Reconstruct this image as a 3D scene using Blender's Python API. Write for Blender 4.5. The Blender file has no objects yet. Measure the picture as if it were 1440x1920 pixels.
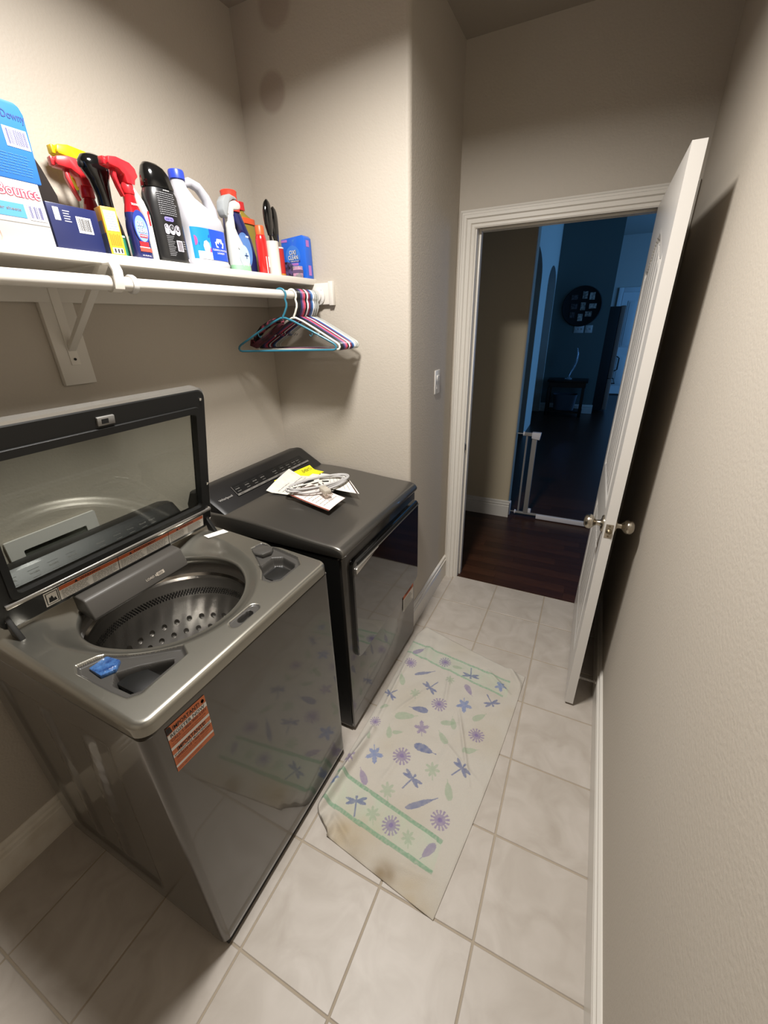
import bpy, bmesh, math, random
import numpy as np
from mathutils import Vector, Matrix, Euler
random.seed(7); rng=np.random.RandomState(5)
PI=math.pi
SC=bpy.context.scene
COL=SC.collection
# ---------------------------------------------------------------- camera
cam=bpy.data.cameras.new('camera'); camo=bpy.data.objects.new('camera',cam); COL.objects.link(camo)
camo.location=(1.4684,-0.4112,1.6448); camo.rotation_euler=(1.1339,0.0253,0.4495)
cam.sensor_fit='VERTICAL'; cam.sensor_height=36; cam.lens=766.83/1920*36; cam.clip_start=.02
SC.camera=camo
# ---------------------------------------------------------------- world, lights, exposure
w=bpy.data.worlds.new('world'); SC.world=w; w.use_nodes=True
w.node_tree.nodes['Background'].inputs[0].default_value=(.12,.3,.6,1); w.node_tree.nodes['Background'].inputs[1].default_value=.02
def area(name,loc,rot,sx,sy,power,col,shape='RECTANGLE',spread=180):
    l=bpy.data.lights.new(name,'AREA'); l.shape=shape; l.size=sx
    if shape in('RECTANGLE','ELLIPSE'): l.size_y=sy
    l.energy=power; l.color=col; l.spread=math.radians(spread)
    o=bpy.data.objects.new(name,l); COL.objects.link(o); o.location=loc; o.rotation_euler=rot; return o
LX,LY=.87,.42
area('ceiling_lamp_light',(LX,LY,2.655),(0,0,0),.30,.30,34,(1,.968,.925),'DISK',162)
area('window_daylight',(5.6,7.6,1.6),(0,math.radians(90),0),2.2,4.2,82,(.13,.42,1.0))
SC.view_settings.view_transform='Standard'; SC.view_settings.look='None'; SC.view_settings.gamma=1
SC.view_settings.use_curve_mapping=False; SC.view_settings.exposure=.70
SC.render.film_transparent=False
try: SC.cycles.max_bounces=10; SC.cycles.diffuse_bounces=6; SC.cycles.glossy_bounces=6; SC.cycles.transmission_bounces=8
except Exception: pass
# ---------------------------------------------------------------- materials
def lin(h):
    if not isinstance(h,str): return tuple(h)+((1,) if len(h)==3 else ())
    c=[int(h[i:i+2],16)/255 for i in (0,2,4)]
    return tuple((x/12.92 if x<=.04045 else ((x+.055)/1.055)**2.4) for x in c)+(1,)
MATS={}
def mat(name,col,rough=.5,metal=0,bump=None,var=None,coat=0,trans=0,ior=1.45,alpha=1,spec=.5,attr=None,emit=None,stretch=None,coatr=.05,detail=3):
    if name in MATS: return MATS[name]
    m=bpy.data.materials.new(name); m.use_nodes=True; nt=m.node_tree; b=nt.nodes['Principled BSDF']
    b.inputs['Base Color'].default_value=lin(col); b.inputs['Roughness'].default_value=rough
    b.inputs['Metallic'].default_value=metal; b.inputs['Coat Weight'].default_value=coat; b.inputs['Coat Roughness'].default_value=coatr
    b.inputs['Transmission Weight'].default_value=trans; b.inputs['IOR'].default_value=ior
    b.inputs['Alpha'].default_value=alpha; b.inputs['Specular IOR Level'].default_value=spec
    tc=nt.nodes.new('ShaderNodeTexCoord'); src=tc.outputs['Object']
    if stretch:
        mp=nt.nodes.new('ShaderNodeMapping'); mp.inputs['Scale'].default_value=stretch; nt.links.new(src,mp.inputs[0]); src=mp.outputs[0]
    colout=None
    if attr:
        a=nt.nodes.new('ShaderNodeVertexColor'); a.layer_name=attr; nt.links.new(a.outputs[0],b.inputs['Base Color']); colout=a.outputs[0]
    if var:
        n=nt.nodes.new('ShaderNodeTexNoise'); n.inputs['Scale'].default_value=var[0]; n.inputs['Detail'].default_value=5; n.inputs['Distortion'].default_value=var[3] if len(var)>3 else 0
        nt.links.new(src,n.inputs['Vector']); r=nt.nodes.new('ShaderNodeValToRGB')
        k=var[2] if len(var)>2 else .25
        r.color_ramp.elements[0].position=.5-k; r.color_ramp.elements[1].position=.5+k
        r.color_ramp.elements[0].color=lin(var[1]); r.color_ramp.elements[1].color=lin(col)
        nt.links.new(n.outputs[0],r.inputs[0]); nt.links.new(r.outputs[0],b.inputs['Base Color']); colout=r.outputs[0]
    if bump:
        n=nt.nodes.new('ShaderNodeTexNoise'); n.inputs['Scale'].default_value=bump[0]; n.inputs['Detail'].default_value=detail
        nt.links.new(src,n.inputs['Vector']); bp=nt.nodes.new('ShaderNodeBump'); bp.inputs['Strength'].default_value=bump[1]; bp.inputs['Distance'].default_value=bump[2] if len(bump)>2 else .002
        nt.links.new(n.outputs[0],bp.inputs['Height']); nt.links.new(bp.outputs[0],b.inputs['Normal'])
    if emit: b.inputs['Emission Color'].default_value=lin(emit[0]); b.inputs['Emission Strength'].default_value=emit[1]
    MATS[name]=m; return m
WALL=mat('wall_paint','b3ab9f',.60,bump=(130,.30,.003),detail=3,var=(1.3,'aea598',.3))
# two faint round darker patches on the alcove wall
def add_patches(m,pts):
    nt=m.node_tree; b=nt.nodes['Principled BSDF']; src=b.inputs['Base Color'].links[0].from_socket
    g=nt.nodes.new('ShaderNodeNewGeometry')
    for p,r,c in pts:
        d=nt.nodes.new('ShaderNodeVectorMath'); d.operation='DISTANCE'; nt.links.new(g.outputs['Position'],d.inputs[0]); d.inputs[1].default_value=p
        mr=nt.nodes.new('ShaderNodeMapRange'); mr.inputs[1].default_value=r; mr.inputs[2].default_value=r*.75; nt.links.new(d.outputs['Value'],mr.inputs[0])
        mx=nt.nodes.new('ShaderNodeMix'); mx.data_type='RGBA'; nt.links.new(mr.outputs[0],mx.inputs[0]); nt.links.new(src,mx.inputs[6]); mx.inputs[7].default_value=lin(c)
        src=mx.outputs[2]
    nt.links.new(src,b.inputs['Base Color'])
add_patches(WALL,[((.16,1.34,2.467),.07,'9e9286'),((.21,1.34,2.70),.08,'a09488')])
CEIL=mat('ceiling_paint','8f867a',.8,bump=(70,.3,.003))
TRIM=mat('trim_paint','d0cbc2',.30,bump=(30,.05,.001))
TRIMD=mat('trim_paint_scuffed','dcd6ca',.4,var=(9,'cfc7b8',.1))
DOORP=mat('door_paint','cecac4',.33,bump=(150,.08,.001))
HALLP=mat('hall_paint','bdb096',.7,bump=(85,.25,.003))
GREATP=mat('great_room_paint','cbc6bb',.7)
TEALP=mat('accent_paint','5f6a66',.7)
TILE=mat('tile_glaze','b3aba2',.44,var=(8,'a0978c',.25,1.2),bump=(18,.10,.002))
GROUT=mat('grout','9c907f',.9,bump=(200,.3,.001))
WOOD=mat('dark_wood','3c2215',.34,var=(7,'24130c',.3,1.2),stretch=(1,9,9),bump=(40,.1,.001))
WOOD2=mat('dark_wood_plank','472a1b',.34,var=(7,'2c180f',.3,1.2),stretch=(1,9,9),bump=(40,.1,.001))
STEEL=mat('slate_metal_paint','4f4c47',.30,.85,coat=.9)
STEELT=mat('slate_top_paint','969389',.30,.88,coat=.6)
POCK=mat('dark_tray_plastic','3b3936',.38,0,coat=.2)
BLACKG=mat('black_gloss','0b0b0b',.12,coat=.5)
BLACKP=mat('black_plastic','151514',.38)
BLACKM=mat('black_matte','0a0a0a',.7)
CHROME=mat('chrome','d9d6d0',.18,1)
NICKEL=mat('satin_nickel','b9b1a3',.24,1,bump=(300,.05,.0005))
INOX=mat('basket_steel','b8b5b0',.27,1)
WHITEP=mat('white_plastic','c9c6c1',.4)
WHITEPT=mat('white_shelf_paint','cfcac1',.38,bump=(60,.08,.001))
INK=mat('black_ink','171717',.6); INKG=mat('grey_ink','77746f',.6); INKW=mat('white_ink','ececec',.5)
PAPER=mat('paper','d6d2ca',.6,var=(40,'c9c4bb',.2)); ORANGE=mat('orange_print','b5582f',.55); ORANGE2=mat('orange_dark_print','8c3a1c',.55)
# ---------------------------------------------------------------- mesh builder
def rrect(x0,x1,y0,y1,r,seg=6):
    P=[]
    for cx,cy,a in((x1-r,y1-r,0),(x0+r,y1-r,90),(x0+r,y0+r,180),(x1-r,y0+r,270)):
        for i in range(seg+1):
            t=math.radians(a+90*i/seg); P.append((cx+r*math.cos(t),cy+r*math.sin(t)))
    return P
TXT={}
def text_mesh(s,off=.012):
    key=(s,off)
    if key in TXT: return TXT[key]
    c=bpy.data.curves.new('t','FONT'); c.body=s; c.size=1; c.resolution_u=2; c.offset=off
    o=bpy.data.objects.new('t',c); COL.objects.link(o); bpy.context.view_layer.update()
    m=o.to_mesh(); V=np.array([v.co[:2] for v in m.vertices]) if len(m.vertices) else np.zeros((1,2)); F=[tuple(p.vertices) for p in m.polygons]
    o.to_mesh_clear(); bpy.data.objects.remove(o); bpy.data.curves.remove(c)
    mn=V.min(0); V=V-mn; TXT[key]=(V,F); return TXT[key]
class MB:
    def __init__(s): s.v=[];s.f=[];s.m=[]
    def add(s,V,F,mi=0,T=None):
        n=len(s.v)
        for p in V:
            p=tuple(p)
            if T is not None: p=tuple(T@Vector(p)) if isinstance(T,Matrix) else tuple(T(*p))
            s.v.append(p)
        for k,f in enumerate(F): s.f.append(tuple(i+n for i in f)); s.m.append(mi[k] if isinstance(mi,(list,np.ndarray)) else mi)
        return s
    def box(s,x0,x1,y0,y1,z0,z1,mi=0,b=0,seg=2,T=None):
        if x0>x1:x0,x1=x1,x0
        if y0>y1:y0,y1=y1,y0
        if z0>z1:z0,z1=z1,z0
        if b<=0:
            V=[(x,y,z) for z in(z0,z1) for y in(y0,y1) for x in(x0,x1)]
            return s.add(V,[(0,2,3,1),(4,5,7,6),(0,1,5,4),(2,6,7,3),(0,4,6,2),(1,3,7,5)],mi,T)
        bm=bmesh.new(); bmesh.ops.create_cube(bm,size=1)
        for v in bm.verts: v.co=((x0+x1)/2+v.co.x*(x1-x0),(y0+y1)/2+v.co.y*(y1-y0),(z0+z1)/2+v.co.z*(z1-z0))
        bmesh.ops.bevel(bm,geom=bm.edges[:],offset=min(b,.49*min(x1-x0,y1-y0,z1-z0)),segments=seg,affect='EDGES',profile=.5)
        bm.verts.index_update(); V=[v.co[:] for v in bm.verts]; F=[tuple(v.index for v in f.verts) for f in bm.faces]; bm.free()
        return s.add(V,F,mi,T)
    def prism(s,poly,lo,hi,ax='z',mi=0,b=0,T=None,seg=2):
        # poly 2-D in the plane perpendicular to ax; (x,y)/(y,z)/(x,z)
        mp={'z':lambda a,c,h:(a,c,h),'x':lambda a,c,h:(h,a,c),'y':lambda a,c,h:(a,h,c)}[ax]
        n=len(poly); bm=bmesh.new()
        v0=[bm.verts.new(mp(a,c,lo)) for a,c in poly]; v1=[bm.verts.new(mp(a,c,hi)) for a,c in poly]
        bm.faces.new(v0); f1=bm.faces.new(v1)
        for i in range(n): bm.faces.new((v0[i],v0[(i+1)%n],v1[(i+1)%n],v1[i]))
        bmesh.ops.recalc_face_normals(bm,faces=bm.faces[:])
        if b>0:
            E=[e for e in bm.edges if len(e.link_faces)==2 and e.calc_face_angle(0)>.5]
            try: bmesh.ops.bevel(bm,geom=E,offset=b,segments=seg,affect='EDGES',profile=.5,clamp_overlap=True)
            except Exception: pass
        bm.verts.index_update(); V=[v.co[:] for v in bm.verts]; F=[tuple(v.index for v in f.verts) for f in bm.faces]; bm.free()
        return s.add(V,F,mi,T)
    def rings(s,R,closed=True,cap0=False,cap1=False,mi=0,T=None):
        n=len(R[0]); V=[p for r in R for p in r]; F=[];M=[]
        for j in range(len(R)-1):
            mj=mi[j] if isinstance(mi,list) else mi
            for i in range(n if closed else n-1):
                k=(i+1)%n; F.append((j*n+i,j*n+k,(j+1)*n+k,(j+1)*n+i)); M.append(mj)
        m0=mi[0] if isinstance(mi,list) else mi; m1=mi[-1] if isinstance(mi,list) else mi
        if cap0: F.append(tuple(range(n))[::-1]); M.append(m0)
        if cap1: F.append(tuple((len(R)-1)*n+i for i in range(n))); M.append(m1)
        return s.add(V,F,M,T)
    def lathe(s,prof,c=(0,0),n=32,mi=0,sx=1,sy=1,cap0=True,cap1=True,T=None):
        R=[[(c[0]+max(r,1e-5)*sx*math.cos(2*PI*i/n),c[1]+max(r,1e-5)*sy*math.sin(2*PI*i/n),z) for i in range(n)] for r,z in prof]
        return s.rings(R,True,cap0,cap1,mi,T)
    def loft(s,sec,n=36,mi=0,T=None,cap0=True,cap1=True):
        # sections (z,cx,cy,rx,ry,e)
        R=[]
        for q in sec:
            z,cx,cy,rx,ry=q[:5]; e=q[5] if len(q)>5 else 2
            r=[]
            for i in range(n):
                t=2*PI*i/n; c,d=math.cos(t),math.sin(t)
                r.append((cx+rx*math.copysign(abs(c)**(2/e),c),cy+ry*math.copysign(abs(d)**(2/e),d),z))
            R.append(r)
        return s.rings(R,True,cap0,cap1,mi,T)
    def tube(s,pts,r,n=8,mi=0,closed=False,T=None,flat=1):
        pts=[Vector(p) for p in pts]; R=[]; N=len(pts); up=None
        for i,p in enumerate(pts):
            if closed: t=(pts[(i+1)%N]-pts[i-1])
            else: t=pts[min(i+1,N-1)]-pts[max(i-1,0)]
            if t.length<1e-9: t=Vector((0,0,1))
            t.normalize()
            if up is None:
                a=Vector((0,0,1)) if abs(t.z)<.9 else Vector((1,0,0)); u=t.cross(a).normalized()
            else:
                u=(up-t*up.dot(t)); u=u.normalized() if u.length>1e-6 else t.orthogonal().normalized()
            up=u; v=t.cross(u); rr=r[i] if isinstance(r,(list,tuple)) else r
            R.append([tuple(p+(u*math.cos(2*PI*k/n)+v*math.sin(2*PI*k/n)*flat)*rr) for k in range(n)])
        if closed: R.append(R[0])
        return s.rings(R,True,not closed,not closed,mi,T)
    def grid(s,X,Y,fn,mi=0,T=None):
        nx,ny=len(X),len(Y); V=[fn(x,y) for y in Y for x in X]
        F=[(j*nx+i,j*nx+i+1,(j+1)*nx+i+1,(j+1)*nx+i) for j in range(ny-1) for i in range(nx-1)]
        return s.add(V,F,mi,T)
    def text(s,t,fn,h,w=None,mi=0,center=False,off=.012):
        # fn(u,v)->3-D ; u along the writing, v up; h cap height, w total width
        V,F=text_mesh(t,off); H=V[:,1].max() or 1; W=V[:,0].max() or 1
        k=h/H; kx=(w/W) if w else k
        off=-(W*kx)/2 if center else 0
        return s.add([fn(a*kx+off,b*k) for a,b in V],F,mi)
    def quad(s,fn,u0,u1,v0,v1,mi=0,nu=1,nv=1):
        U=np.linspace(u0,u1,nu+1); W=np.linspace(v0,v1,nv+1)
        return s.grid(U,W,fn,mi)
    def build(s,name,mats,parent=None,ang=35,loc=None):
        me=bpy.data.meshes.new(name); me.from_pydata(s.v,[],s.f)
        if not isinstance(mats,(list,tuple)): mats=[mats]
        for m in mats: me.materials.append(m)
        if len(mats)>1: me.polygons.foreach_set('material_index',np.array(s.m,dtype=np.int32))
        me.polygons.foreach_set('use_smooth',np.ones(len(me.polygons),dtype=bool))
        me.update()
        try: me.set_sharp_from_angle(angle=math.radians(ang))
        except Exception: pass
        o=bpy.data.objects.new(name,me); COL.objects.link(o)
        if parent is not None:
            o.parent=parent
            # meshes are written in world space: keep them there
            mw=WORLD.get(parent.name,Matrix.Identity(4)); me.transform(mw.inverted()); WORLD[o.name]=mw
        else:
            # put the origin at the bottom centre of the mesh
            V=np.array(s.v); c=Vector(((V[:,0].min()+V[:,0].max())/2,(V[:,1].min()+V[:,1].max())/2,V[:,2].min()))
            me.transform(Matrix.Translation(-c)); o.location=c; WORLD[o.name]=Matrix.Translation(c)
        return o
WORLD={}
def thing(name,label,cat,loc,group=None):
    o=bpy.data.objects.new(name,None); COL.objects.link(o); o.location=loc; o.empty_display_size=.05
    o['label']=label; o['category']=cat
    if group: o['group']=group
    WORLD[o.name]=Matrix.Translation(Vector(loc)); return o
def tag(o,label,cat=None,group=None,kind=None):
    o['label']=label
    if cat: o['category']=cat
    if group: o['group']=group
    if kind: o['kind']=kind
    return o
def struct(o,label=None):
    o['kind']='structure'
    if label: o['label']=label
    return o
def fx(x,y0,z0): return lambda u,v:(x,y0+u,z0+v)      # writing on a face that looks towards +x
def fy(y,x0,z0): return lambda u,v:(x0+u,y,z0+v)      # writing on a face that looks towards -y
def fz(z,x0,y0,a=0):                                   # writing on a face that looks up
    c,s_=math.cos(a),math.sin(a); return lambda u,v:(x0+u*c-v*s_,y0+u*s_+v*c,z)
def barcode(mb,fn,w,h,mi_w,mi_k,n=14,gap=.0004,lift=None):
    lf=lift or (lambda p:p)
    mb.quad(fn,0,w,0,h,mi_w); r=random.Random(n)
    u=w*.1
    while u<w*.88:
        b=w*r.choice([.018,.03,.045]); mb.quad(lambda a,c:lf(fn(a,c)),u,u+b,h*.14,h*.9,mi_k); u+=b+w*r.choice([.02,.03,.045])
# ================================================================ SETTING
YA,YD,XA,W,H,YB=1.34,1.973,.745,1.736,2.735,-1.35
m=MB(); m.box(-.12,0,YB-.1,YA+.0,0,H); struct(m.build('wall_left',WALL),'greige textured wall behind the washer and dryer')
m=MB(); m.box(W,W+.12,YB-.1,YD+.3,0,H); struct(m.build('wall_right',WALL),'greige textured wall beside the open door')
m=MB(); m.box(-.12,W+.12,YB-.1,YB,0,H); struct(m.build('wall_back',WALL),'greige wall behind the viewer')
r=.018
poly=[(-.12,YA)]+[(XA-r+r*math.cos(a),YA+r+r*math.sin(a)) for a in np.linspace(-PI/2,0,7)]+[(XA,YD+.115),(XA-.12,YD+.115),(-.12,YD+.115)]
m=MB(); m.prism(poly,0,H,'z'); struct(m.build('wall_alcove',WALL),'greige wall at the end of the alcove with a rounded corner')
XJ,XR,ZJ=.842,1.658,2.052   # door opening
m=MB(); m.box(XA,XJ-.018,YD,YD+.115,0,H); m.box(XR+.018,W,YD,YD+.115,0,H); m.box(XJ-.018,XR+.018,YD,YD+.115,ZJ+.018,H)
struct(m.build('wall_door',WALL),'greige wall around the doorway')
m=MB(); m.box(-.12,W+.12,YB-.1,YD+.12,H,H+.06); struct(m.build('ceiling',CEIL),'greige ceiling of the laundry room')
# floor: grout bed plus individual tiles
T,KX,BY=.3031,1.4257,1.3903
m=MB(); m.box(-.12,W+.12,YB-.1,YD+.012,-.06,-.0025); floor=struct(m.build('floor',GROUT),'tiled laundry floor with tan grout')
g=.0028
xs=[0]+[KX-T*k for k in (4,3,2,1,0)]+[W]; ys=[YB]
y=BY-T*9
while y<YD-.05:
    if y>YB+.03: ys.append(y)
    y+=T
ys.append(YD+.01)
tcache={}
for i in range(len(xs)-1):
    for j in range(len(ys)-1):
        sx,sy=round(xs[i+1]-xs[i],4),round(ys[j+1]-ys[j],4)
        tm=MB(); x0,y0=xs[i]+g,ys[j]+g; tm.box(x0,xs[i+1]-g,y0,ys[j+1]-g,-.010,0,0,.0016,1)
        o=tm.build('floor_tile',TILE,floor)
# make each tile's marbling differ: shift object origins
for o in [c for c in bpy.data.objects if c.parent==floor]:
    c=sum((v.co for v in o.data.vertices),Vector())/len(o.data.vertices); c.z=0
    o.data.transform(Matrix.Translation(-c)); o.location=c
    k=random.choice([0,1,2,3])  # turn the marbling by quarter turns through the mesh frame
    o.data.transform(Matrix.Rotation(-k*PI/2,4,'Z')); o.rotation_euler=(0,0,k*PI/2)
nt=TILE.node_tree; oi=nt.nodes.new('ShaderNodeObjectInfo'); vm=nt.nodes.new('ShaderNodeVectorMath'); vm.operation='ADD'; ml=nt.nodes.new('ShaderNodeVectorMath'); ml.operation='SCALE'; ml.inputs[3].default_value=37
cb=nt.nodes.new('ShaderNodeCombineXYZ'); nt.links.new(oi.outputs['Random'],cb.inputs[0]); nt.links.new(oi.outputs['Random'],cb.inputs[1]); nt.links.new(cb.outputs[0],ml.inputs[0])
tcn=[n for n in nt.nodes if n.type=='TEX_COORD'][0]; nt.links.new(tcn.outputs['Object'],vm.inputs[0]); nt.links.new(ml.outputs[0],vm.inputs[1])
for n in nt.nodes:
    if n.type=='TEX_NOISE': nt.links.new(vm.outputs[0],n.inputs['Vector'])
# baseboards
BP=[(0,0),(.016,0),(.016,.104),(.012,.108),(.012,.113),(.0165,.118),(.0165,.127),(.010,.132),(.010,.138),(.012,.143),(.011,.150),(.004,.156),(0,.156)]
def baseboard(name,p0,p1,nrm,mt=TRIM,lab=None):
    m=MB(); R=[]
    for p in (p0,p1): R.append([(p[0]+nrm[0]*t,p[1]+nrm[1]*t,z) for t,z in BP])
    m.rings(R,True,True,True); return struct(m.build(name,mt,ang=25),lab)
baseboard('baseboard_left',(0,YB),(0,YA),(1,0),TRIMD,'white baseboard left of the washer')
baseboard('baseboard_right',(W,YB),(W,YD),(-1,0),TRIM,'white baseboard under the right wall')
baseboard('baseboard_alcove',(0,YA),(XA,YA),(0,-1),TRIM,'white baseboard behind the dryer')
baseboard('baseboard_jog',(XA,YA+.004),(XA,YD),(1,0),TRIM,'white baseboard below the light switch')
baseboard('baseboard_back',(0,YB),(W,YB),(0,1),TRIM,'white baseboard behind the viewer')
# door casing, stepped profile swept round the opening
CP=[(-.006,0),(-.006,.010),(.000,.014),(.008,.014),(.011,.012),(.015,.019),(.032,.020),(.037,.027),(.049,.028),(.053,.020),(.060,.021),(.066,.014),(.072,.012),(.074,0)]
def casing(name,xl,xr,zt,y,sgn,lab,xmax=None,mt=TRIM):
    m=MB(); R=[]
    for (f) in range(4):
        ring=[]
        for u,t in CP:
            xa=xl-u; xb=xr+u
            if xmax: xb=min(xb,xmax)
            p=[(xa,0),(xa,zt+u),(xb,zt+u),(xb,0)][f]; ring.append((p[0],y+sgn*t,p[1]))
        R.append(ring)
    m.rings(R,True,True,True); return struct(m.build(name,mt,ang=20),lab)
XJI=.836
casing('trim_1',XJI-.008,XR,ZJ-.0,YD,-1,'white stepped casing around the laundry doorway',xmax=W-.001)
casing('trim_2',XJI-.008,XR,ZJ,YD+.115,1,'white casing on the hall side of the doorway')
# jamb lining with stop
m=MB()
m.box(XJ-.018,XJ,YD-.004,YD+.119,0,ZJ); m.box(XR,XR+.018,YD-.004,YD+.119,0,ZJ); m.box(XJ-.018,XR+.018,YD-.004,YD+.119,ZJ,ZJ+.018)
m.box(XJ,XJ+.011,YD+.04,YD+.075,0,ZJ-.0,0,.003); m.box(XR-.011,XR,YD+.04,YD+.075,0,ZJ,0,.003); m.box(XJ+.011,XR-.011,YD+.04,YD+.075,ZJ-.011,ZJ,0,.003)
jamb=struct(m.build('trim_3',TRIM),'white door jamb and stop')
m=MB(); m.box(XJ-.0005,XJ+.0015,YD+.003,YD+.028,.90,.965,0,.0008); m.box(XJ+.0005,XJ+.0025,YD+.008,YD+.022,.915,.95,1); m.build('strike_plate',[NICKEL,BLACKM],jamb)['label']='dark strike plate'
# ---------------------------------------------------------------- the open door leaf
def smooth(a,b,x): t=np.clip((x-a)/(b-a),0,1); return t*t*(3-2*t)
DX0,DX1,DY0,DY1,DZ0,DZ1=1.602,1.637,1.160,1.966,.014,2.046
def door_h(y,z):
    # depth below the face of the leaf: raised moulding, sunk field, raised planked panel
    def panel(z0,z1,arch):
        yc=(DY0+DY1)/2; hw=.285
        zt=z1+arch*(np.cos(np.clip((y-yc)/hw,-1,1)*PI)*.5+.5)-0 if arch else z1
        return np.minimum(np.minimum(hw-np.abs(y-yc),z-z0),(zt-z))
    h=np.zeros_like(y)
    for z0,z1,a in((.96,1.80,.10),(.22,.78,0)):
        d=panel(z0,z1,a)
        h=h+.0025*smooth(-.004,.001,d)*(1-smooth(.006,.014,d))-.009*smooth(.004,.014,d)
        h=h+.009*smooth(.022,.032,d)
        gr=np.abs(((y-DY0-.03)/.088)%1-.5)*.088
        h=h-.007*(1-smooth(.003,.010,gr))*smooth(.030,.036,d)
    return h
door=bpy.data.objects.new('door_1',None); COL.objects.link(door); door.location=(DX1,DY1,DZ0); WORLD['door_1']=Matrix.Translation(Vector((DX1,DY1,DZ0)))
struct(door,'white arched two-panel door standing open beside the right wall')
ny,nz=330,250
Y=np.linspace(DY0,DY1,ny); Z=np.linspace(DZ0,DZ1,nz); YY,ZZ=np.meshgrid(Y,Z); HH=door_h(YY,ZZ)
m=MB()
Va=np.stack([DX0-HH,YY,ZZ],-1).reshape(-1,3); Vb=np.stack([DX1+HH,YY,ZZ],-1).reshape(-1,3)
Fg=[(j*ny+i,(j+1)*ny+i,(j+1)*ny+i+1,j*ny+i+1) for j in range(nz-1) for i in range(ny-1)]
m.add(Va,[f for f in Fg]); m.add(Vb,[f[::-1] for f in Fg])
Va=Va.reshape(nz,ny,3); Vb=Vb.reshape(nz,ny,3)
for a,b in((Va[:,0],Vb[:,0]),(Vb[:,-1],Va[:,-1]),(Vb[0],Va[0]),(Va[-1],Vb[-1])):
    n=len(a); m.add(list(a)+list(b),[(i,i+1,n+i+1,n+i) for i in range(n-1)])
m.build('leaf',DOORP,door,ang=60)
KZ,KY=.914,1.225
def knob(sx,x):
    m=MB(); pr=[(.033,0),(.033,.004),(.029,.008),(.014,.010),(.011,.016),(.011,.026),(.016,.032),(.024,.038),(.0285,.046),(.0285,.054),(.025,.062),(.016,.068),(.0,.070)]
    R=[[(x+sx*t,KY+max(r_,1e-5)*math.cos(2*PI*i/28),KZ+max(r_,1e-5)*math.sin(2*PI*i/28)) for i in range(28)] for r_,t in pr]
    m.rings(R,True,True,True); return m.build('door_knob',NICKEL,door)
knob(-1,DX0); knob(1,DX1)
m=MB(); m.box(DX0+.005,DX1-.005,DY0-.0015,DY0+.001,KZ-.028,KZ+.028,0,.001)
m.lathe([(.010,0),(.010,.006),(.004,.011)],n=16,T=Matrix.Translation((( DX0+DX1)/2,DY0-.001,KZ))@Matrix.Rotation(PI/2,4,'X'),mi=1)
for dz in(-.021,.021): m.lathe([(.0035,0),(.0035,.002),(.001,.0022)],n=10,T=Matrix.Translation(((DX0+DX1)/2,DY0-.0008,KZ+dz))@Matrix.Rotation(PI/2,4,'X'),mi=1)
m.build('latch_plate',[NICKEL,mat('dull_brass','8c8069',.35,1)],door)
for hz in(.25,1.05,1.82):
    m=MB(); m.lathe([(.006,hz-.045),(.006,hz+.045)],c=(DX1+.008,DY1+.0),n=12); m.build('hinge',NICKEL,door)
# spring door stop on the baseboard
m=MB(); pts=[(W-.017-t*.07,1.265+.005*math.cos(t*2*PI*14),.085+.005*math.sin(t*2*PI*14)) for t in np.linspace(0,1,160)]
m.tube(pts,.0012,6); m.lathe([(.009,0),(.009,.004),(.004,.006)],n=14,T=Matrix.Translation((W-.016,1.265,.085))@Matrix.Rotation(-PI/2,4,'Y'))
m.lathe([(.007,.068),(.008,.072),(.007,.082),(.003,.084)],n=14,T=Matrix.Translation((W-.016,1.265,.085))@Matrix.Rotation(-PI/2,4,'Y'),mi=1)
tag(m.build('door_stop',[WHITEP,WHITEP]),'small white spring door stop on the baseboard behind the door','door stop')
# ---------------------------------------------------------------- ceiling fixture (gives the light)
t=thing('ceiling_light','round flush white ceiling lamp above the laundry floor','lamp',(LX,LY,H))
m=MB(); m.lathe([(.165,H),(.172,H-.02),(.175,H-.065),(.168,H-.072),(.160,H-.066),(.158,H-.01)],c=(LX,LY),n=48,cap0=False,cap1=False); m.lathe([(.158,H-.01),(.0,H-.01)],c=(LX,LY),n=48,cap0=False); m.build('lamp_housing',WHITEP,t)
# ---------------------------------------------------------------- light switch
t=thing('light_switch','white rocker light switch on the wall beside the doorway','switch',(XA,1.70,1.288))
m=MB(); m.box(XA,XA+.006,1.665,1.737,1.292,1.410,0,.003); m.build('cover_plate',WHITEP,t)
m=MB(); m.prism([(XA+.006,1.318),(XA+.009,1.318),(XA+.0065,1.350),(XA+.0125,1.384),(XA+.006,1.384)],1.684,1.718,'y',b=.0008); m.build('rocker',WHITEP,t)
# ---------------------------------------------------------------- hall and great room beyond the doorway
m=MB(); m.box(-1.5,5.2,YD+.012,10.7,-.06,-.004); hf=struct(m.build('floor_hall',WOOD),'dark hardwood floor of the hall')
pc={}
rr=random.Random(3); y=YD+.014; row=0
while y<3.7:
    x=-.3-rr.random()*.5
    while x<2.3:
        L=rr.choice([.45,.6,.75,.9]); pm=MB(); pm.box(x+.0003,x+L-.0003,y+.0003,y+.0827,-.012,rr.uniform(-.0006,0),0)
        if x+L>.2: pm.build('floor_plank',WOOD if rr.random()<.5 else WOOD2,hf)
        x+=L
    y+=.083; row+=1
for p in [c for c in bpy.data.objects if c.parent==hf]:
    c=sum((v.co for v in p.data.vertices),Vector())/len(p.data.vertices); p.data.transform(Matrix.Translation(-c)); p.location=c
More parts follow.
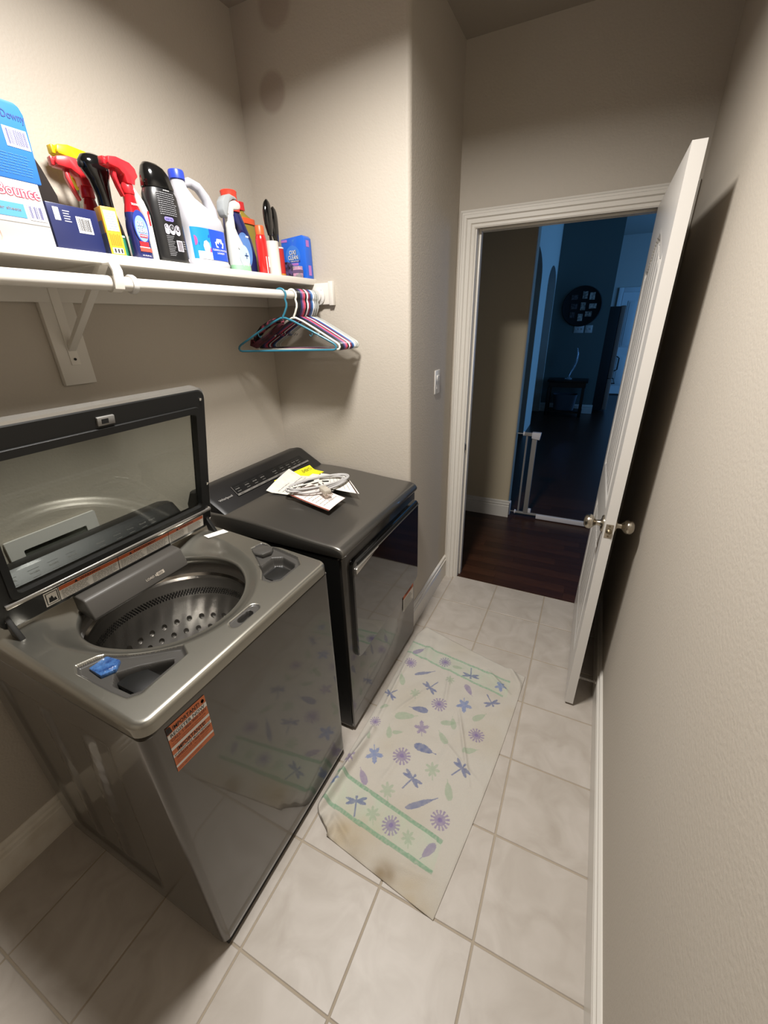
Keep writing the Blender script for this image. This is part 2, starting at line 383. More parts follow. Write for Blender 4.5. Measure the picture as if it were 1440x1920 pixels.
# hall walls
m=MB(); r=.018; XE=.978
poly=[(-1.5,3.09)]+[(XE-r+r*math.cos(a),3.09+r+r*math.sin(a)) for a in np.linspace(-PI/2,0,6)]+[(XE,3.21),(-1.5,3.21)]
m.prism(poly,0,H,'z'); struct(m.build('wall_hall',HALLP),'beige hall wall ending at a rounded corner')
baseboard('baseboard_hall',(-1.5,3.09),(XE+.01,3.09),(0,-1),TRIM,'white baseboard along the beige hall wall')
m=MB(); m.box(2.0,5.2,3.09,3.21,0,3.1); struct(m.build('wall_hall_right',HALLP),'beige hall wall right of the passage')
m=MB(); m.box(-1.5,5.2,YD+.1,3.21,H,H+.06); struct(m.build('ceiling_hall',CEIL),'hall ceiling')
m=MB(); m.box(-1.62,-1.5,YD,3.21,0,H); struct(m.build('wall_hall_end',HALLP),'wall closing the hall on the left')
m=MB(); m.box(5.2,5.32,YD,3.21,0,H); struct(m.build('wall_hall_end_right',HALLP),'wall closing the hall on the right')
m=MB(); m.box(W+.12,5.2,YD+.0,YD+.115,0,H); m.box(-1.5,-.12,YD,YD+.115,0,H); struct(m.build('wall_hall_near',HALLP),'near wall of the hall')
# great room
XL=.66; YT=8.07; HG=3.08
m=MB(); th=.14
arch=[(4.6,6.10,2.10,2.42),(6.86,8.0,2.05,2.36)]  # y0,y1,spring,apex
def archpoly(y0,y1,zs,za,n=14):
    yc=(y0+y1)/2; hw=(y1-y0)/2; return [(yc-hw*math.cos(a),zs+(za-zs)*math.sin(a)) for a in np.linspace(0,PI,n)]
segs=[(3.21,4.6),(6.10,6.86),(8.0,YT)]
for a,b in segs: m.box(XL-th,XL,a,b,0,HG)
for y0,y1,zs,za in arch:
    ap=archpoly(y0,y1,zs,za); m.prism(ap+[(y1,HG),(y0,HG)],XL-th,XL,'x')
struct(m.build('wall_arches',GREATP),'wall with two arched openings in the dark living room')
m=MB(); m.box(-1.0,-.9,3.21,8.3,0,HG); struct(m.build('wall_beyond_arches',TEALP),'dark wall behind the arches')
m=MB(); m.box(-1.0,1.56,YT,YT+.13,0,HG); struct(m.build('wall_accent',TEALP),'dark accent wall holding the round photo frame')
baseboard('baseboard_accent',(XL,YT),(1.57,YT),(0,-1),TRIM,'white baseboard under the dark accent wall')
m=MB(); m.box(-1.0,5.3,10.5,10.62,0,HG); struct(m.build('wall_far',GREATP),'far wall with a white panelled door')
m=MB(); m.box(-1.0,5.2,3.21,10.6,HG,HG+.06); struct(m.build('ceiling_living',GREATP),'living room ceiling')
m=MB(); m.box(5.08,5.2,3.21,4.9,0,HG); m.box(5.08,5.2,9.1,10.6,0,HG); m.box(5.08,5.2,4.9,9.1,0,.5); m.box(5.08,5.2,4.9,9.1,2.7,HG); struct(m.build('wall_window',GREATP),'living room wall with the window')
m=MB(); m.box(5.1,5.13,4.9,9.1,.5,.56); m.box(5.1,5.13,4.9,9.1,2.64,2.7)
for yy in(4.9,6.27,7.66,9.04): m.box(5.1,5.13,yy,yy+.06,.5,2.7)
struct(m.build('window_1',TRIM),'white frame of the living room window')
# far white door
t=bpy.data.objects.new('door_2',None); COL.objects.link(t); t.location=(2.1,10.46,0); WORLD['door_2']=Matrix.Translation(Vector((2.1,10.46,0))); struct(t,'white panelled door far away in the blue room')
FDW=mat('far_door_white','f0eeea',.5); m=MB(); m.box(1.782,2.598,10.455,10.49,.02,2.058); m.build('leaf',FDW,t)
for x0,x1,z0,z1 in((1.90,2.14,1.0,1.9),(2.24,2.48,1.0,1.9),(1.90,2.14,.2,.82),(2.24,2.48,.2,.82)):
    m=MB(); m.box(x0,x1,10.445,10.46,z0,z1,0,.006); m.box(x0+.03,x1-.03,10.437,10.45,z0+.03,z1-.03,0,.006); m.build('door_panel',FDW,t)
m=MB(); m.box(1.69,1.78,10.46,10.5,0,2.15,0,.006); m.box(2.6,2.69,10.46,10.5,0,2.15,0,.006); m.box(1.781,2.599,10.46,10.5,2.06,2.15,0,.006); m.build('door_frame',FDW,t)
# refrigerator past the accent wall
FR=mat('fridge_side','141313',.5); FRD=mat('fridge_door_grey','8b7468',.4,.0)
t=thing('refrigerator','tall dark refrigerator past the end of the dark accent wall','refrigerator',(1.7,8.6,0))
m=MB(); m.box(.95,1.72,8.22,9.1,.04,1.77,0,.01); m.box(1.0,1.68,8.25,9.05,0,.04); m.build('cabinet',FR,t)
for z0,z1 in((.06,.60),(.61,1.78)):
    m=MB(); m.box(1.725,1.80,8.22,9.1,z0,z1,0,.012); d=m.build('fridge_door',FRD,t)
    m=MB(); m.tube([(1.80,8.28,z0+.12 if z0>.5 else z1-.08),(1.85,8.28,z0+.15 if z0>.5 else z1-.08),(1.85,8.28 if z0>.5 else 9.0,.95 if z0>.5 else z1-.08),(1.80,8.28 if z0>.5 else 9.0,.98 if z0>.5 else z1-.08)],.009,8); m.build('handle',BLACKP,d)
# round photo frame
t=thing('photo_frame','round black collage photo frame on the dark accent wall','frame',(1.12,YT-.02,1.48))
m=MB(); R=[]
for r_,d in((.305,0),(.312,.012),(.300,.022),(.285,.016),(.0,.014)):
    R.append([(1.12+max(r_,1e-4)*math.cos(a),YT-d,1.785+max(r_,1e-4)*math.sin(a)) for a in np.linspace(0,2*PI,49)[:-1]])
m.rings(R,True,True,True); m.build('frame_ring',BLACKM,t)
PH=[mat('photo_a','b5ab9e',.4,var=(30,'6b6660',.1)),mat('photo_b','cfc8bc',.4,var=(24,'8c857b',.1)),mat('photo_c','5a5658',.4,var=(30,'2b2b30',.1))]
for k,(a,b,ww,hh) in enumerate([(.03,.17,.075,.11),(.14,.15,.08,.11),(.02,0,.075,.12),(.17,.0,.11,.075),(.12,-.12,.10,.08),(.0,-.17,.075,.11),(-.13,.14,.10,.07),(-.12,0,.10,.08),(-.13,-.13,.08,.09)]):
    m=MB(); m.box(1.12+a-ww/2,1.12+a+ww/2,YT-.020,YT-.0135,1.785+b-hh/2,1.785+b+hh/2); m.build('photograph',PH[2 if a<-.05 else k%2],t)
for x0,w_,n,lab in((1.055,.155,3,'wide white triple switch plate under the round photo frame'),(1.23,.115,2,'white double switch plate right of the wide one on the accent wall')):
    t=thing('switch_plate',lab,'switch',(x0+w_/2,YT,1.40),'switch plates on the accent wall')
    m=MB(); m.box(x0,x0+w_,YT-.007,YT,1.37,1.49,0,.002); m.build('cover_plate',WHITEP,t)
    for k in range(n):
        m=MB(); xx=x0+w_*(k+.5)/n; m.box(xx-.005,xx+.005,YT-.015,YT-.007,1.42,1.445,0,.001); m.build('toggle',WHITEP,t)
# console table with tall glass ornament and basket
DW=mat('espresso_wood','100b09',.4)
t=thing('console_table','small dark wooden console table against the dark accent wall','table',(1.1,7.85,0))
m=MB(); m.box(.77,1.43,7.68,8.03,.585,.625,0,.006); m.box(.80,1.40,7.70,8.01,.50,.585); m.build('tabletop',DW,t)
for x in(.81,1.37):
    for yy in(7.70,7.99): m=MB(); m.box(x-.025,x+.025,yy-.02,yy+.02,0,.50,0,.004); m.build('leg',DW,t)
m=MB(); m.box(.80,1.40,7.70,8.01,.06,.09); m.build('lower_shelf',DW,t)
GL=mat('clear_glass_ornament','dfe8f0',.05,trans=.85,alpha=1)
t=thing('glass_ornament','tall curved clear glass ornament on the dark console table','ornament',(1.13,7.85,.625))
m=MB(); m.lathe([(.06,.6255),(.06,.64),(.03,.655),(.015,.67)],c=(1.10,7.85),n=20); m.build('foot',GL,t)
m=MB(); P=[(1.10,7.85,.66),(1.12,7.85,.74),(1.16,7.85,.84),(1.185,7.85,.95),(1.19,7.85,1.05),(1.17,7.85,1.14)]; m.tube(P,[.02,.035,.052,.05,.042,.02],12,flat=.5); m.build('stem',GL,t)
BK=mat('grey_fabric_bin','4a4a4e',.9)
t=tag(MB().loft([(.095,1.09,7.85,.17,.11,4),(.36,1.09,7.85,.20,.13,4),(.37,1.09,7.85,.20,.13,4),(.36,1.09,7.85,.185,.115,4),(.11,1.09,7.85,.155,.095,4)],n=32).build('storage_bin',BK),'grey fabric bin on the lower shelf of the console table','bin')
# pressure-fit safety gate
GW=mat('gate_white','d9d7dc',.4); GG=mat('gate_grey','8a8784',.4)
t=thing('safety_gate','white and grey metal safety gate standing across the hall passage','gate',(1.48,3.15,0))
gy=3.15
m=MB(); m.tube([(1.03,gy,.035),(1.99,gy,.035)],.012,8); m.build('bottom_rail',GG,t)
m=MB(); m.box(1.03,1.16,gy-.012,gy+.012,.742,.770,0,.003); m.build('top_rail',GG,t)
for x,rr_ in((1.062,.008),): m=MB(); m.tube([(x,gy,.04),(x,gy,.745)],rr_,8); m.build('bar',GG,t)
m=MB(); m.box(1.105,1.145,gy-.013,gy+.013,.04,.742,0,.004); m.build('latch_post',GG,t)
m=MB(); m.prism([(1.10,.775),(1.172,.775),(1.165,.715),(1.10,.725)],gy-.02,gy+.02,'y',b=.004); m.build('latch_housing',GW,t)
m=MB(); m.box(1.22,1.72,gy-.022,gy+.004,.005,.045,0,.004); m.build('threshold_cover',GW,t)
m=MB(); m.box(1.145,1.17,gy-.012,gy+.012,.045,.085,0,.004); m.build('foot_block',GW,t)
for z in(.757,.037):
    m=MB(); m.tube([(.979,gy,z),(1.03,gy,z)],.004,8); TT=Matrix.Translation((1.026,gy,z))@Matrix.Rotation(PI/2,4,'Y'); m.lathe([(.004,0),(.019,.004),(.019,.012),(.012,.018)],n=16,T=TT,mi=1); m.build('spindle',[GG,GW],t)
m=MB(); m.box(.979,.992,gy-.02,gy+.02,.0,.13,0,.004); m.build('wall_cup',GW,t)
m=MB(); m.box(1.95,1.99,gy-.013,gy+.013,.04,.77,0,.004); m.build('latch_post',GG,t)
# ================================================================ WASHER
WX0,WX1,WY0,WY1=.045,.790,-.143,.530
def loop(x0,x1,y0,y1,r,n=10,sub=40):
    P=rrect(x0,x1,y0,y1,r,n); out=[]
    for i in range(len(P)):
        a=P[i];b=P[(i+1)%len(P)]; L=math.hypot(b[0]-a[0],b[1]-a[1]); k=max(1,int(L/.012))
        for j in range(k): out.append((a[0]+(b[0]-a[0])*j/k,a[1]+(b[1]-a[1])*j/k))
    return out
def emboss(x,z):
    # pressed side panel of the washer cabinet, two slanted swages
    d1=min(x-.14-(.0 if z>.5 else 0),.60-x+.10*(z-.5),z-.10,.80-z)
    h=-.007*float(smooth(0,.02,d1))
    for c,s_ in((.30,.12),(.46,.20)):
        q=abs(x-(c+s_*(z-.45)))
        h+=.006*(1-float(smooth(.012,.026,q)))*float(smooth(.02,.05,d1))
    return h
wash=thing('washing_machine','slate grey top-load washing machine with its glass lid open','washer',((WX0+WX1)/2,(WY0+WY1)/2,0))
L=loop(WX0,WX1,WY0,WY1,.022)
Zs=[.028]+list(np.linspace(.034,.898,72))+[.901]
m=MB(); R=[]
for k,z in enumerate(Zs):
    ins=.006 if k in(0,) else (.004 if k==len(Zs)-1 else 0); rg=[]
    for x,y in L:
        xx,yy=x,y
        if y<WY0+.0005: yy=y-emboss(x,z)
        if y>WY1-.0005: yy=y+emboss(x,z)
        cx,cy=(WX0+WX1)/2,(WY0+WY1)/2
        xx+=-ins*(1 if x>cx else -1) if abs(x-cx)>.3 else 0; yy+=-ins*(1 if yy>cy else -1) if abs(yy-cy)>.3 else 0
        rg.append((xx,yy,z))
    R.append(rg)
m.rings(R,True,True,False); m.build('cabinet',STEEL,wash,ang=50)
m=MB(); m.box(WX0+.01,WX1-.007,WY0+.012,WY1-.012,.004,.030); m.build('toe_base',BLACKM,wash)
m=MB(); m.rings([[(x*1.0+(-.010 if x>.42 else .010),y+(-.010 if y>.19 else .010),z) for x,y in rrect(WX0,WX1,WY0,WY1,.022)] for z in(.89,.912)],True); m.build('seam_gasket',BLACKM,wash)
for x in(.12,.72):
    for y in(-.08,.46): m=MB(); m.lathe([(.022,0),(.022,.012)],c=(x,y),n=14); m.build('foot',BLACKM,wash)
# top deck: relief with dish, opening, two trays and the latch slot
OC=(.458,.187); RI=.220
def sd_poly(px,py,poly):
    d=np.full(px.shape,1e9); ins=np.zeros(px.shape,bool); n=len(poly)
    for i in range(n):
        ax,ay=poly[i];bx,by=poly[(i+1)%n]; ex,ey=bx-ax,by-ay; wx,wy=px-ax,py-ay
        t=np.clip((wx*ex+wy*ey)/(ex*ex+ey*ey),0,1); d=np.minimum(d,np.hypot(wx-ex*t,wy-ey*t))
        c=((ay>py)!=(by>py)); 
        with np.errstate(divide='ignore',invalid='ignore'): xi=ax+(py-ay)*ex/(ey if ey!=0 else 1e-9)
        ins^=(c&(px<xi))
    return np.where(ins,-d,d)
TRL=[(.527,-.100),(.545,-.050),(.590,-.022),(.682,.055),(.712,.040),(.716,-.080),(.700,-.103),(.655,-.108),(.55,-.112)]
TRR=[(.524,.470),(.532,.512),(.56,.520),(.690,.505),(.722,.475),(.722,.375),(.700,.352),(.668,.352),(.636,.392),(.59,.425)]
RCL=[(.612,-.070),(.640,-.030),(.690,.020),(.700,.010),(.702,-.070),(.690,-.088),(.640,-.092)]
RCR=[(.612,.405),(.612,.470),(.640,.490),(.696,.478),(.706,.462),(.706,.392),(.690,.372),(.668,.372)]
def zbase(x): return .938+.075*(WX1-x)
def deck(x,y):
    z=zbase(x); r=np.hypot(x-OC[0],y-OC[1]); th=np.arctan2(y-OC[1],x-OC[0])
    ro=.262+.055*np.clip(-np.cos(th),0,1)+.03*np.abs(np.sin(th))**2*np.clip(.3-np.cos(th),0,1)
    dep=.016+.030*np.clip(.35-np.cos(th),0,1.35)/1.35
    z=z-dep*(1-smooth(RI,1,1+0*r))*0-dep*smooth(0,1,(ro-r)/(ro-RI))
    for poly,dp in((TRL,.010),(TRR,.010)): z=z-dp*smooth(.003,-.006,sd_poly(x,y,poly))
    for poly,dp in((RCL,.038),(RCR,.030)): z=z-dp*smooth(.002,-.006,sd_poly(x,y,poly))
    # latch slot
    q=np.hypot(x-.737,np.maximum(np.abs(y-.206)-.034,0)); z=z-.004*smooth(.018,.013,q)
    q2=np.hypot(np.maximum(np.abs(x-.738)-.002,0),np.maximum(np.abs(y-.206)-.016,0)); z=z-.02*smooth(.0085,.0055,q2)
    return z
NA,NR=720,120
inset=.016; bx0,bx1,by0,by1=WX0+inset,WX1-inset+.004,WY0+inset-.003,WY1-inset+.003
def sd_rr(x,y,x0,x1,y0,y1,r):
    qx=abs(x-(x0+x1)/2)-(x1-x0)/2+r; qy=abs(y-(y0+y1)/2)-(y1-y0)/2+r
    return math.hypot(max(qx,0),max(qy,0))+min(max(qx,qy),0)-r
TH=np.linspace(0,2*PI,NA,endpoint=False); RB=[]
for t_ in TH:
    a,b=.2,.6
    for _ in range(40):
        c=(a+b)/2
        if sd_rr(OC[0]+c*math.cos(t_),OC[1]+c*math.sin(t_),bx0,bx1,by0,by1,.02)<0: a=c
        else: b=c
    RB.append(a)
RB=np.array(RB); u=np.linspace(0,1,NR)
RR=RI+(RB[None,:]-RI)*u[:,None]; X=OC[0]+RR*np.cos(TH)[None,:]; Yg=OC[1]+RR*np.sin(TH)[None,:]
Zg=deck(X,Yg)
rings=[]; mi=[]
# rolled lip of the opening
for k,(dr,dz) in enumerate([(.006,-.028),(.0,-.022),(-.001,-.010),(.0,-.003)]):
    rings.append([(OC[0]+(RI+dr-.003)*math.cos(a),OC[1]+(RI+dr-.003)*math.sin(a),float(deck(np.array(OC[0]+RI*math.cos(a)),np.array(OC[1]+RI*math.sin(a))))+dz) for a in TH])
for j in range(NR): rings.append(list(zip(X[j],Yg[j],Zg[j])))
edge=rings[-1]
for a in(20,40,60,80,90):
    s_,c_=math.sin(math.radians(a)),math.cos(math.radians(a)); rg=[]
    for (x,y,z),t_,rb in zip(edge,TH,RB):
        # outward normal of the rounded rectangle
        e=1e-4; nx=(sd_rr(x+e,y,bx0,bx1,by0,by1,.02)-sd_rr(x-e,y,bx0,bx1,by0,by1,.02))/(2*e); ny_=(sd_rr(x,y+e,bx0,bx1,by0,by1,.02)-sd_rr(x,y-e,bx0,bx1,by0,by1,.02))/(2*e)
        rg.append((x+nx*.0135*s_,y+ny_*.0135*s_,z-.0135*(1-c_)))
    rings.append(rg)
rings.append([(x,y,.9045) for x,y,z in rings[-1]]); rings.append([(x-(x-.42)*.02,y-(y-.19)*.02,.9005) for x,y,z in rings[-1]])
n=len(rings[0]); V=[p for r_ in rings for p in r_]; F=[];M=[]
A=np.array(V)
dk=np.minimum(sd_poly(A[:,0],A[:,1],TRL),sd_poly(A[:,0],A[:,1],TRR)); rc=np.minimum(sd_poly(A[:,0],A[:,1],RCL),sd_poly(A[:,0],A[:,1],RCR))
q=np.hypot(A[:,0]-.737,np.maximum(np.abs(A[:,1]-.206)-.034,0)); q2=np.hypot(np.maximum(np.abs(A[:,0]-.738)-.002,0),np.maximum(np.abs(A[:,1]-.206)-.016,0))
for j in range(len(rings)-1):
    for i in range(n):
        k=(i+1)%n; f=(j*n+i,j*n+k,(j+1)*n+k,(j+1)*n+i); F.append(f); v0=f[0]
        M.append(2 if (rc[v0]<-.007 or q2[v0]<.006) else 1 if (dk[v0]<.0 or q[v0]<.016) else 0)
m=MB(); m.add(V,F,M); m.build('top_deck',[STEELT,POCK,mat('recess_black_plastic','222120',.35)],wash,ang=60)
# tray buttons
BLUEF=mat('blue_protective_film','1e3765',.2,var=(60,'3f6698',.15),bump=(120,.7,.004),coat=.6)
def zt(x): return float(zbase(x))-.010
m=MB(); m.prism([(.552,-.048),(.594,-.042),(.612,-.066),(.600,-.092),(.552,-.090)],zt(.58)-.004,zt(.58)+.008,'z',b=.003); m.build('dispenser_button',BLUEF,wash)['label']='button under blue protective film'
m=MB(); m.prism([(.532,.465),(.540,.505),(.588,.506),(.600,.480),(.588,.452),(.552,.450)],zt(.56)-.002,zt(.56)+.014,'z',b=.003); m.build('dispenser_button',POCK,wash)
m=MB(); m.box(.622,.697,-.080,-.020,zt(.66)-.036,zt(.66)-.012,0,.003); m.build('dispenser_drawer',BLACKP,wash)
m=MB(); m.box(.640,.700,.385,.455,zt(.66)-.032,zt(.66)-.012,0,.003); m.build('dispenser_drawer',BLACKP,wash)
# tub ring and basket
TUB=mat('tub_ring_plastic','8b8884',.35,.2)
m=MB(); m.lathe([(.245,.915),(.243,.893),(.236,.888),(.228,.880),(.226,.868),(.232,.860)],c=OC,n=96,cap0=False,cap1=False); m.build('tub_ring',TUB,wash)
m=MB(); m.lathe([(.240,.864),(.246,.868),(.240,.874),(.228,.870),(.222,.858),(.224,.846)],c=OC,n=96,cap0=False,cap1=False); m.build('basket_rim',mat('polished_steel','bab6b0',.16,1),wash)
R=[];NB=192
for z in np.linspace(.850,.42,60):
    R.append([(OC[0]+(.226-.0012*(0.5+0.5*math.sin(28*2*PI*i/NB+(z-.85)*40))*(1 if z<.765 else .25))*math.cos(2*PI*i/NB),OC[1]+(.226-.0012*(0.5+0.5*math.sin(28*2*PI*i/NB+(z-.85)*40))*(1 if z<.765 else .25))*math.sin(2*PI*i/NB),z) for i in range(NB)])
R+= [[(OC[0]+r_*math.cos(2*PI*i/NB),OC[1]+r_*math.sin(2*PI*i/NB),z) for i in range(NB)] for r_,z in((.20,.40),(.12,.405),(.04,.43),(.001,.435))]
m=MB(); m.rings(R,True,False,True); m.build('basket',INOX,wash,ang=60)
m=MB()
def disc(mb,a,z,rr_,ns=8,off=.2225,mi=0):
    c,s_=math.cos(a),math.sin(a); V=[]
    for k in range(ns):
        t_=2*PI*k/ns; V.append((OC[0]+off*c-rr_*math.cos(t_)*s_,OC[1]+off*s_+rr_*math.cos(t_)*c,z+rr_*math.sin(t_)))
    mb.add(V,[tuple(range(ns))],mi)
for row,z in enumerate((.800,.792,.784)):
    for i in range(150): disc(m,2*PI*(i+.5*(row%2))/150,z,.0030,6)
o=m.build('perforations',BLACKM,wash); o['kind']='stuff'
m=MB()
for row in range(4):
    for i in range(34):
        a=2*PI*(i+.5*(row%2))/34; z=.68-.05*row; c,s_=math.cos(a),math.sin(a); R=[]
        for rr_,dp in((.009,.2240),(.006,.2224),(.003,.2212),(.0001,.2208)):
            R.append([(OC[0]+dp*c-rr_*math.cos(t_)*s_,OC[1]+dp*s_+rr_*math.cos(t_)*c,z+rr_*1.3*math.sin(t_)) for t_ in np.linspace(0,2*PI,11)[:-1]])
        m.rings(R,True,False,True)
o=m.build('basket_dimples',INOX,wash,ang=60); o['kind']='stuff'
m=MB(); m.lathe([(.15,.41),(.15,.425),(.12,.435),(.05,.46),(.045,.49),(.02,.50),(0,.50)],c=OC,n=48)
for k in range(6):
    a=k*PI/3; m.box(-.0,.13,-.012,.012,.425,.452,0,.006,T=Matrix.Translation((OC[0],OC[1],0))@Matrix.Rotation(a,4,'Z'))
m.build('impeller',mat('impeller_grey','7d7b78',.4),wash)
# water chute / load bar over the back of the opening
CHU=mat('chute_plastic','45423e',.45,.1)
m=MB(); m.prism([(.286,.990),(.334,.985),(.341,.980),(.362,.928),(.355,.922),(.300,.925),(.286,.940)],.035,.345,'y',b=.005,seg=3); ch=m.build('water_chute',CHU,wash)
def chf(u,v):  # on the slanted front face of the chute; u along +y, v up the slope
    d=Vector((.341-.362,0,.980-.928)).normalized(); p=Vector((.362,0,.928))+d*v+Vector((.052,0,.021)).normalized()*.0010; return (p.x,u,p.z)
m=MB(); m.text('LOAD & GO',lambda u,v:chf(.200+u,.020+v),.007,.055,0); m.quad(lambda u,v:chf(u,v-.0),.236,.262,.018,.029,1); m.text('GO',lambda u,v:tuple(Vector(chf(.240+u,.020+v))+Vector((.0004,0,.0004))),.007,.016,2)
m.build('lettering',[mat('tan_ink','a89f92',.5),mat('tan_ink2','9a9184',.5),INK],ch)
# deck white tag
m=MB(); zz=zbase(.37)+.0012
m.add([(.325,.452,zbase(.325)+.0012),(.352,.448,zbase(.352)+.0012),(.380,.515,zbase(.380)+.0012),(.350,.519,zbase(.35)+.0012)],[(0,1,2,3)],0)
for k in range(9):
    yy=.487+k*.0025; m.add([(.350+.004,yy,zz+.0008),(.368,yy-.002,zz+.0002),(.368,yy-.0008,zz+.0002),(.350+.004,yy+.0012,zz+.0008)],[(0,1,2,3)],1)
m.build('barcode_tag',[PAPER,INK],wash)['label']='white barcode tag'
# rear control console
def console(par,y0,y1,xf,zf,name='control_console'):
    prof=[(.030,.93),(xf,zf-.02),(xf,zf),(xf-.035,zf+.022),(xf-.075,zf+.022+.061*.040/(xf-.160)),(.125,zf+.083),(.105,zf+.085),(.06,zf+.075),(.030,zf+.02)]
    R=[]; ys=[(y0,.92),(y0+.006,.97),(y0+.018,1),(y1-.018,1),(y1-.006,.97),(y1,.92)]
    cx=(.03+xf)/2; cz=zf
    for y_,k in ys: R.append([(cx+(x-cx)*k,y_,cz+(z-cz)*k) for x,z in prof])
    m=MB(); m.rings(R,True,True,True); return m.build(name,mat('console_black','141313',.42,.0,coat=.06,stretch=(60,1,60),bump=(6,.12,.001)),par,ang=30)
cs=console(wash,-.125,.505,.225,.972)
def cfn(xf,zf):
    a=Vector((xf-.035,0,zf+.022)); b=Vector((.125,0,zf+.083)); d=(b-a).normalized(); nn=Vector((-d.z,0,d.x)); nn=nn if nn.z>0 else -nn
    return lambda u,v,lift=.003:tuple(a+d*v+nn*lift+Vector((0,u,0)))
def panel_controls(par,xf,zf,y0,y1):
    f=cfn(xf,zf); m=MB(); L_=y1-y0
    V=[f(y0,.020),f(y1,.020),f(y1,.070),f(y0,.070)]; 
    m.add([f(y0,.018),f(y1,.018),f(y1-.006,.078),f(y0+.012,.078)],[(0,1,2,3)],0)
    m.add([f(y0+.003,.020,.0034),f(y1+.01,.020,.0034),f(y1+.01,.030,.0034),f(y0+.006,.030,.0034)],[(0,1,2,3)],1)
    m.add([f(y0+.004,.030,.0034),f(y0+.006,.030,.0034),f(y0+.014,.076,.0034),f(y0+.012,.076,.0034)],[(0,1,2,3)],1)
    xs_=[.02,.075,.125,.175,.26,.315,.36,.405,.44]; 
    for k,xx in enumerate(xs_):
        if y0+xx+.035>y1: break
        m.text(['PWR','WASH','RINSE','SPIN','Normal','Heavy','Temp','Soil','Start'][k],lambda u,v:f(y0+xx+u,.052+v,.0036),.005,.024,2)
        m.quad(lambda u,v:f(u,v,.0036),y0+xx,y0+xx+.02,.040,.0415,2); m.quad(lambda u,v:f(u,v,.0036),y0+xx,y0+xx+.028,.064,.0652,3)
        m.text(['on','cycle','hot','med','sensor','less','more','dry','go'][k],lambda u,v:f(y0+xx+u,.022+v,.0038),.0045,.02,0)
    return m.build('control_panel',[mat('panel_black','0c0c0c',.4),mat('panel_strip','8b8883',.35,.6),INKG,mat('dim_ink','3c3a38',.5)],par)
panel_controls(wash,.225,.972,-.06,.43)
# -- the open lid: built in its own plane (y, s up the lid, t towards the room)
HX,HZ,LTX,LTZ=.288,.990,.392,1.478
LD=Vector((LTX-HX,0,LTZ-HZ)); LLEN=LD.length; LD.normalize(); LN=Vector((LD.z,0,-LD.x))
def Lp(y,s_,t_): p=Vector((HX,0,HZ))+LD*s_+LN*t_; return (p.x,y,p.z)
LY0,LY1=-.128,.516
lidT=lambda x,y,z: Lp(x,y,z)     # local (y,s,t)
lid=None
m=MB()
def ringpoly(a0,a1,b0,b1,r,n=6): return rrect(a0,a1,b0,b1,r,n)
def frame(mb,outer,inner,t0,t1,mi=0):
    n=len(outer); V=[]; 
    for P_,t_ in((outer,t0),(outer,t1-.003),([(a*.0+a,b) for a,b in outer],t1-.003)): pass
    R=[[(a,b,t0) for a,b in inner],[(a,b,t0) for a,b in outer],[(a,b,t1-.003) for a,b in outer],[(a+(ia-a)*.06,b+(ib-b)*.06,t1) for (a,b),(ia,ib) in zip(outer,inner)],[(a,b,t1) for a,b in inner],[(a,b,t0) for a,b in inner]]
    mb.rings(R,True,False,False,mi,T=lidT)
frame(m,ringpoly(LY0,LY1,.0,LLEN-.004,.030),ringpoly(LY0+.052,LY1-.040,.092,LLEN-.075,.012),-.012,.012)
# raised inner step round the glass
frame(m,ringpoly(LY0+.036,LY1-.026,.078,LLEN-.055,.014),ringpoly(LY0+.052,LY1-.040,.092,LLEN-.075,.012),.012,.017)
lid=m.build('lid',mat('lid_frame_black','121211',.42,coat=.1),wash,ang=30)
m=MB(); P_=ringpoly(LY0-.002,LY1+.002,-.002,LLEN+.002,.032); Q_=ringpoly(LY0+.004,LY1-.004,.004,LLEN-.008,.03)
R=[[(a,b,-.011) for a,b in Q_],[(a,b,-.020) for a,b in Q_],[(a,b,-.018) for a,b in P_],[(a,b,-.004) for a,b in P_],[(a,b,.008) for a,b in P_],[(a,b,.0105) for a,b in Q_]]
m.rings(R,True,False,False,T=lidT); m.build('lid_rim',mat('lid_rim_grey','a5a29c',.2,.7,coat=.8),lid,ang=30)
m=MB(); m.box(LY0+.046,LY1-.034,.086,LLEN-.069,-.004,.001,0,T=lidT)
m.build('glass',mat('tinted_glass','b0b4ae',.0,trans=1,ior=1.35,spec=.5),lid)
m=MB(); m.box(LY0+.02,LY1-.006,.064,.076,.011,.020,0,.003,T=lidT); m.build('trim_strip',mat('lid_strip_grey','b4b0aa',.25,.8),lid)
m=MB(); m.box(.180,.224,LLEN-.048,LLEN-.026,.010,.018,0,.002,T=lidT); m.box(.190,.207,LLEN-.043,LLEN-.031,.0175,.0186,1,T=lidT); m.build('lid_latch',[mat('latch_grey','8b8985',.35,.5),BLACKM],lid)
# screws
for y_,s_ in((LY1-.018,LLEN-.035),(LY1-.010,.17),(LY1-.012,.075),(LY1-.008,.028),(LY0+.016,.03),(LY0+.012,.20)):
    m=MB(); R=[[(y_+r_*math.cos(a),s_+r_*math.sin(a),tt) for a in np.linspace(0,2*PI,13)[:-1]] for r_,tt in((.0045,.011),(.0045,.0145),(.002,.0165))]
    m.rings(R,True,False,True,T=lidT); m.build('screw',CHROME,lid)
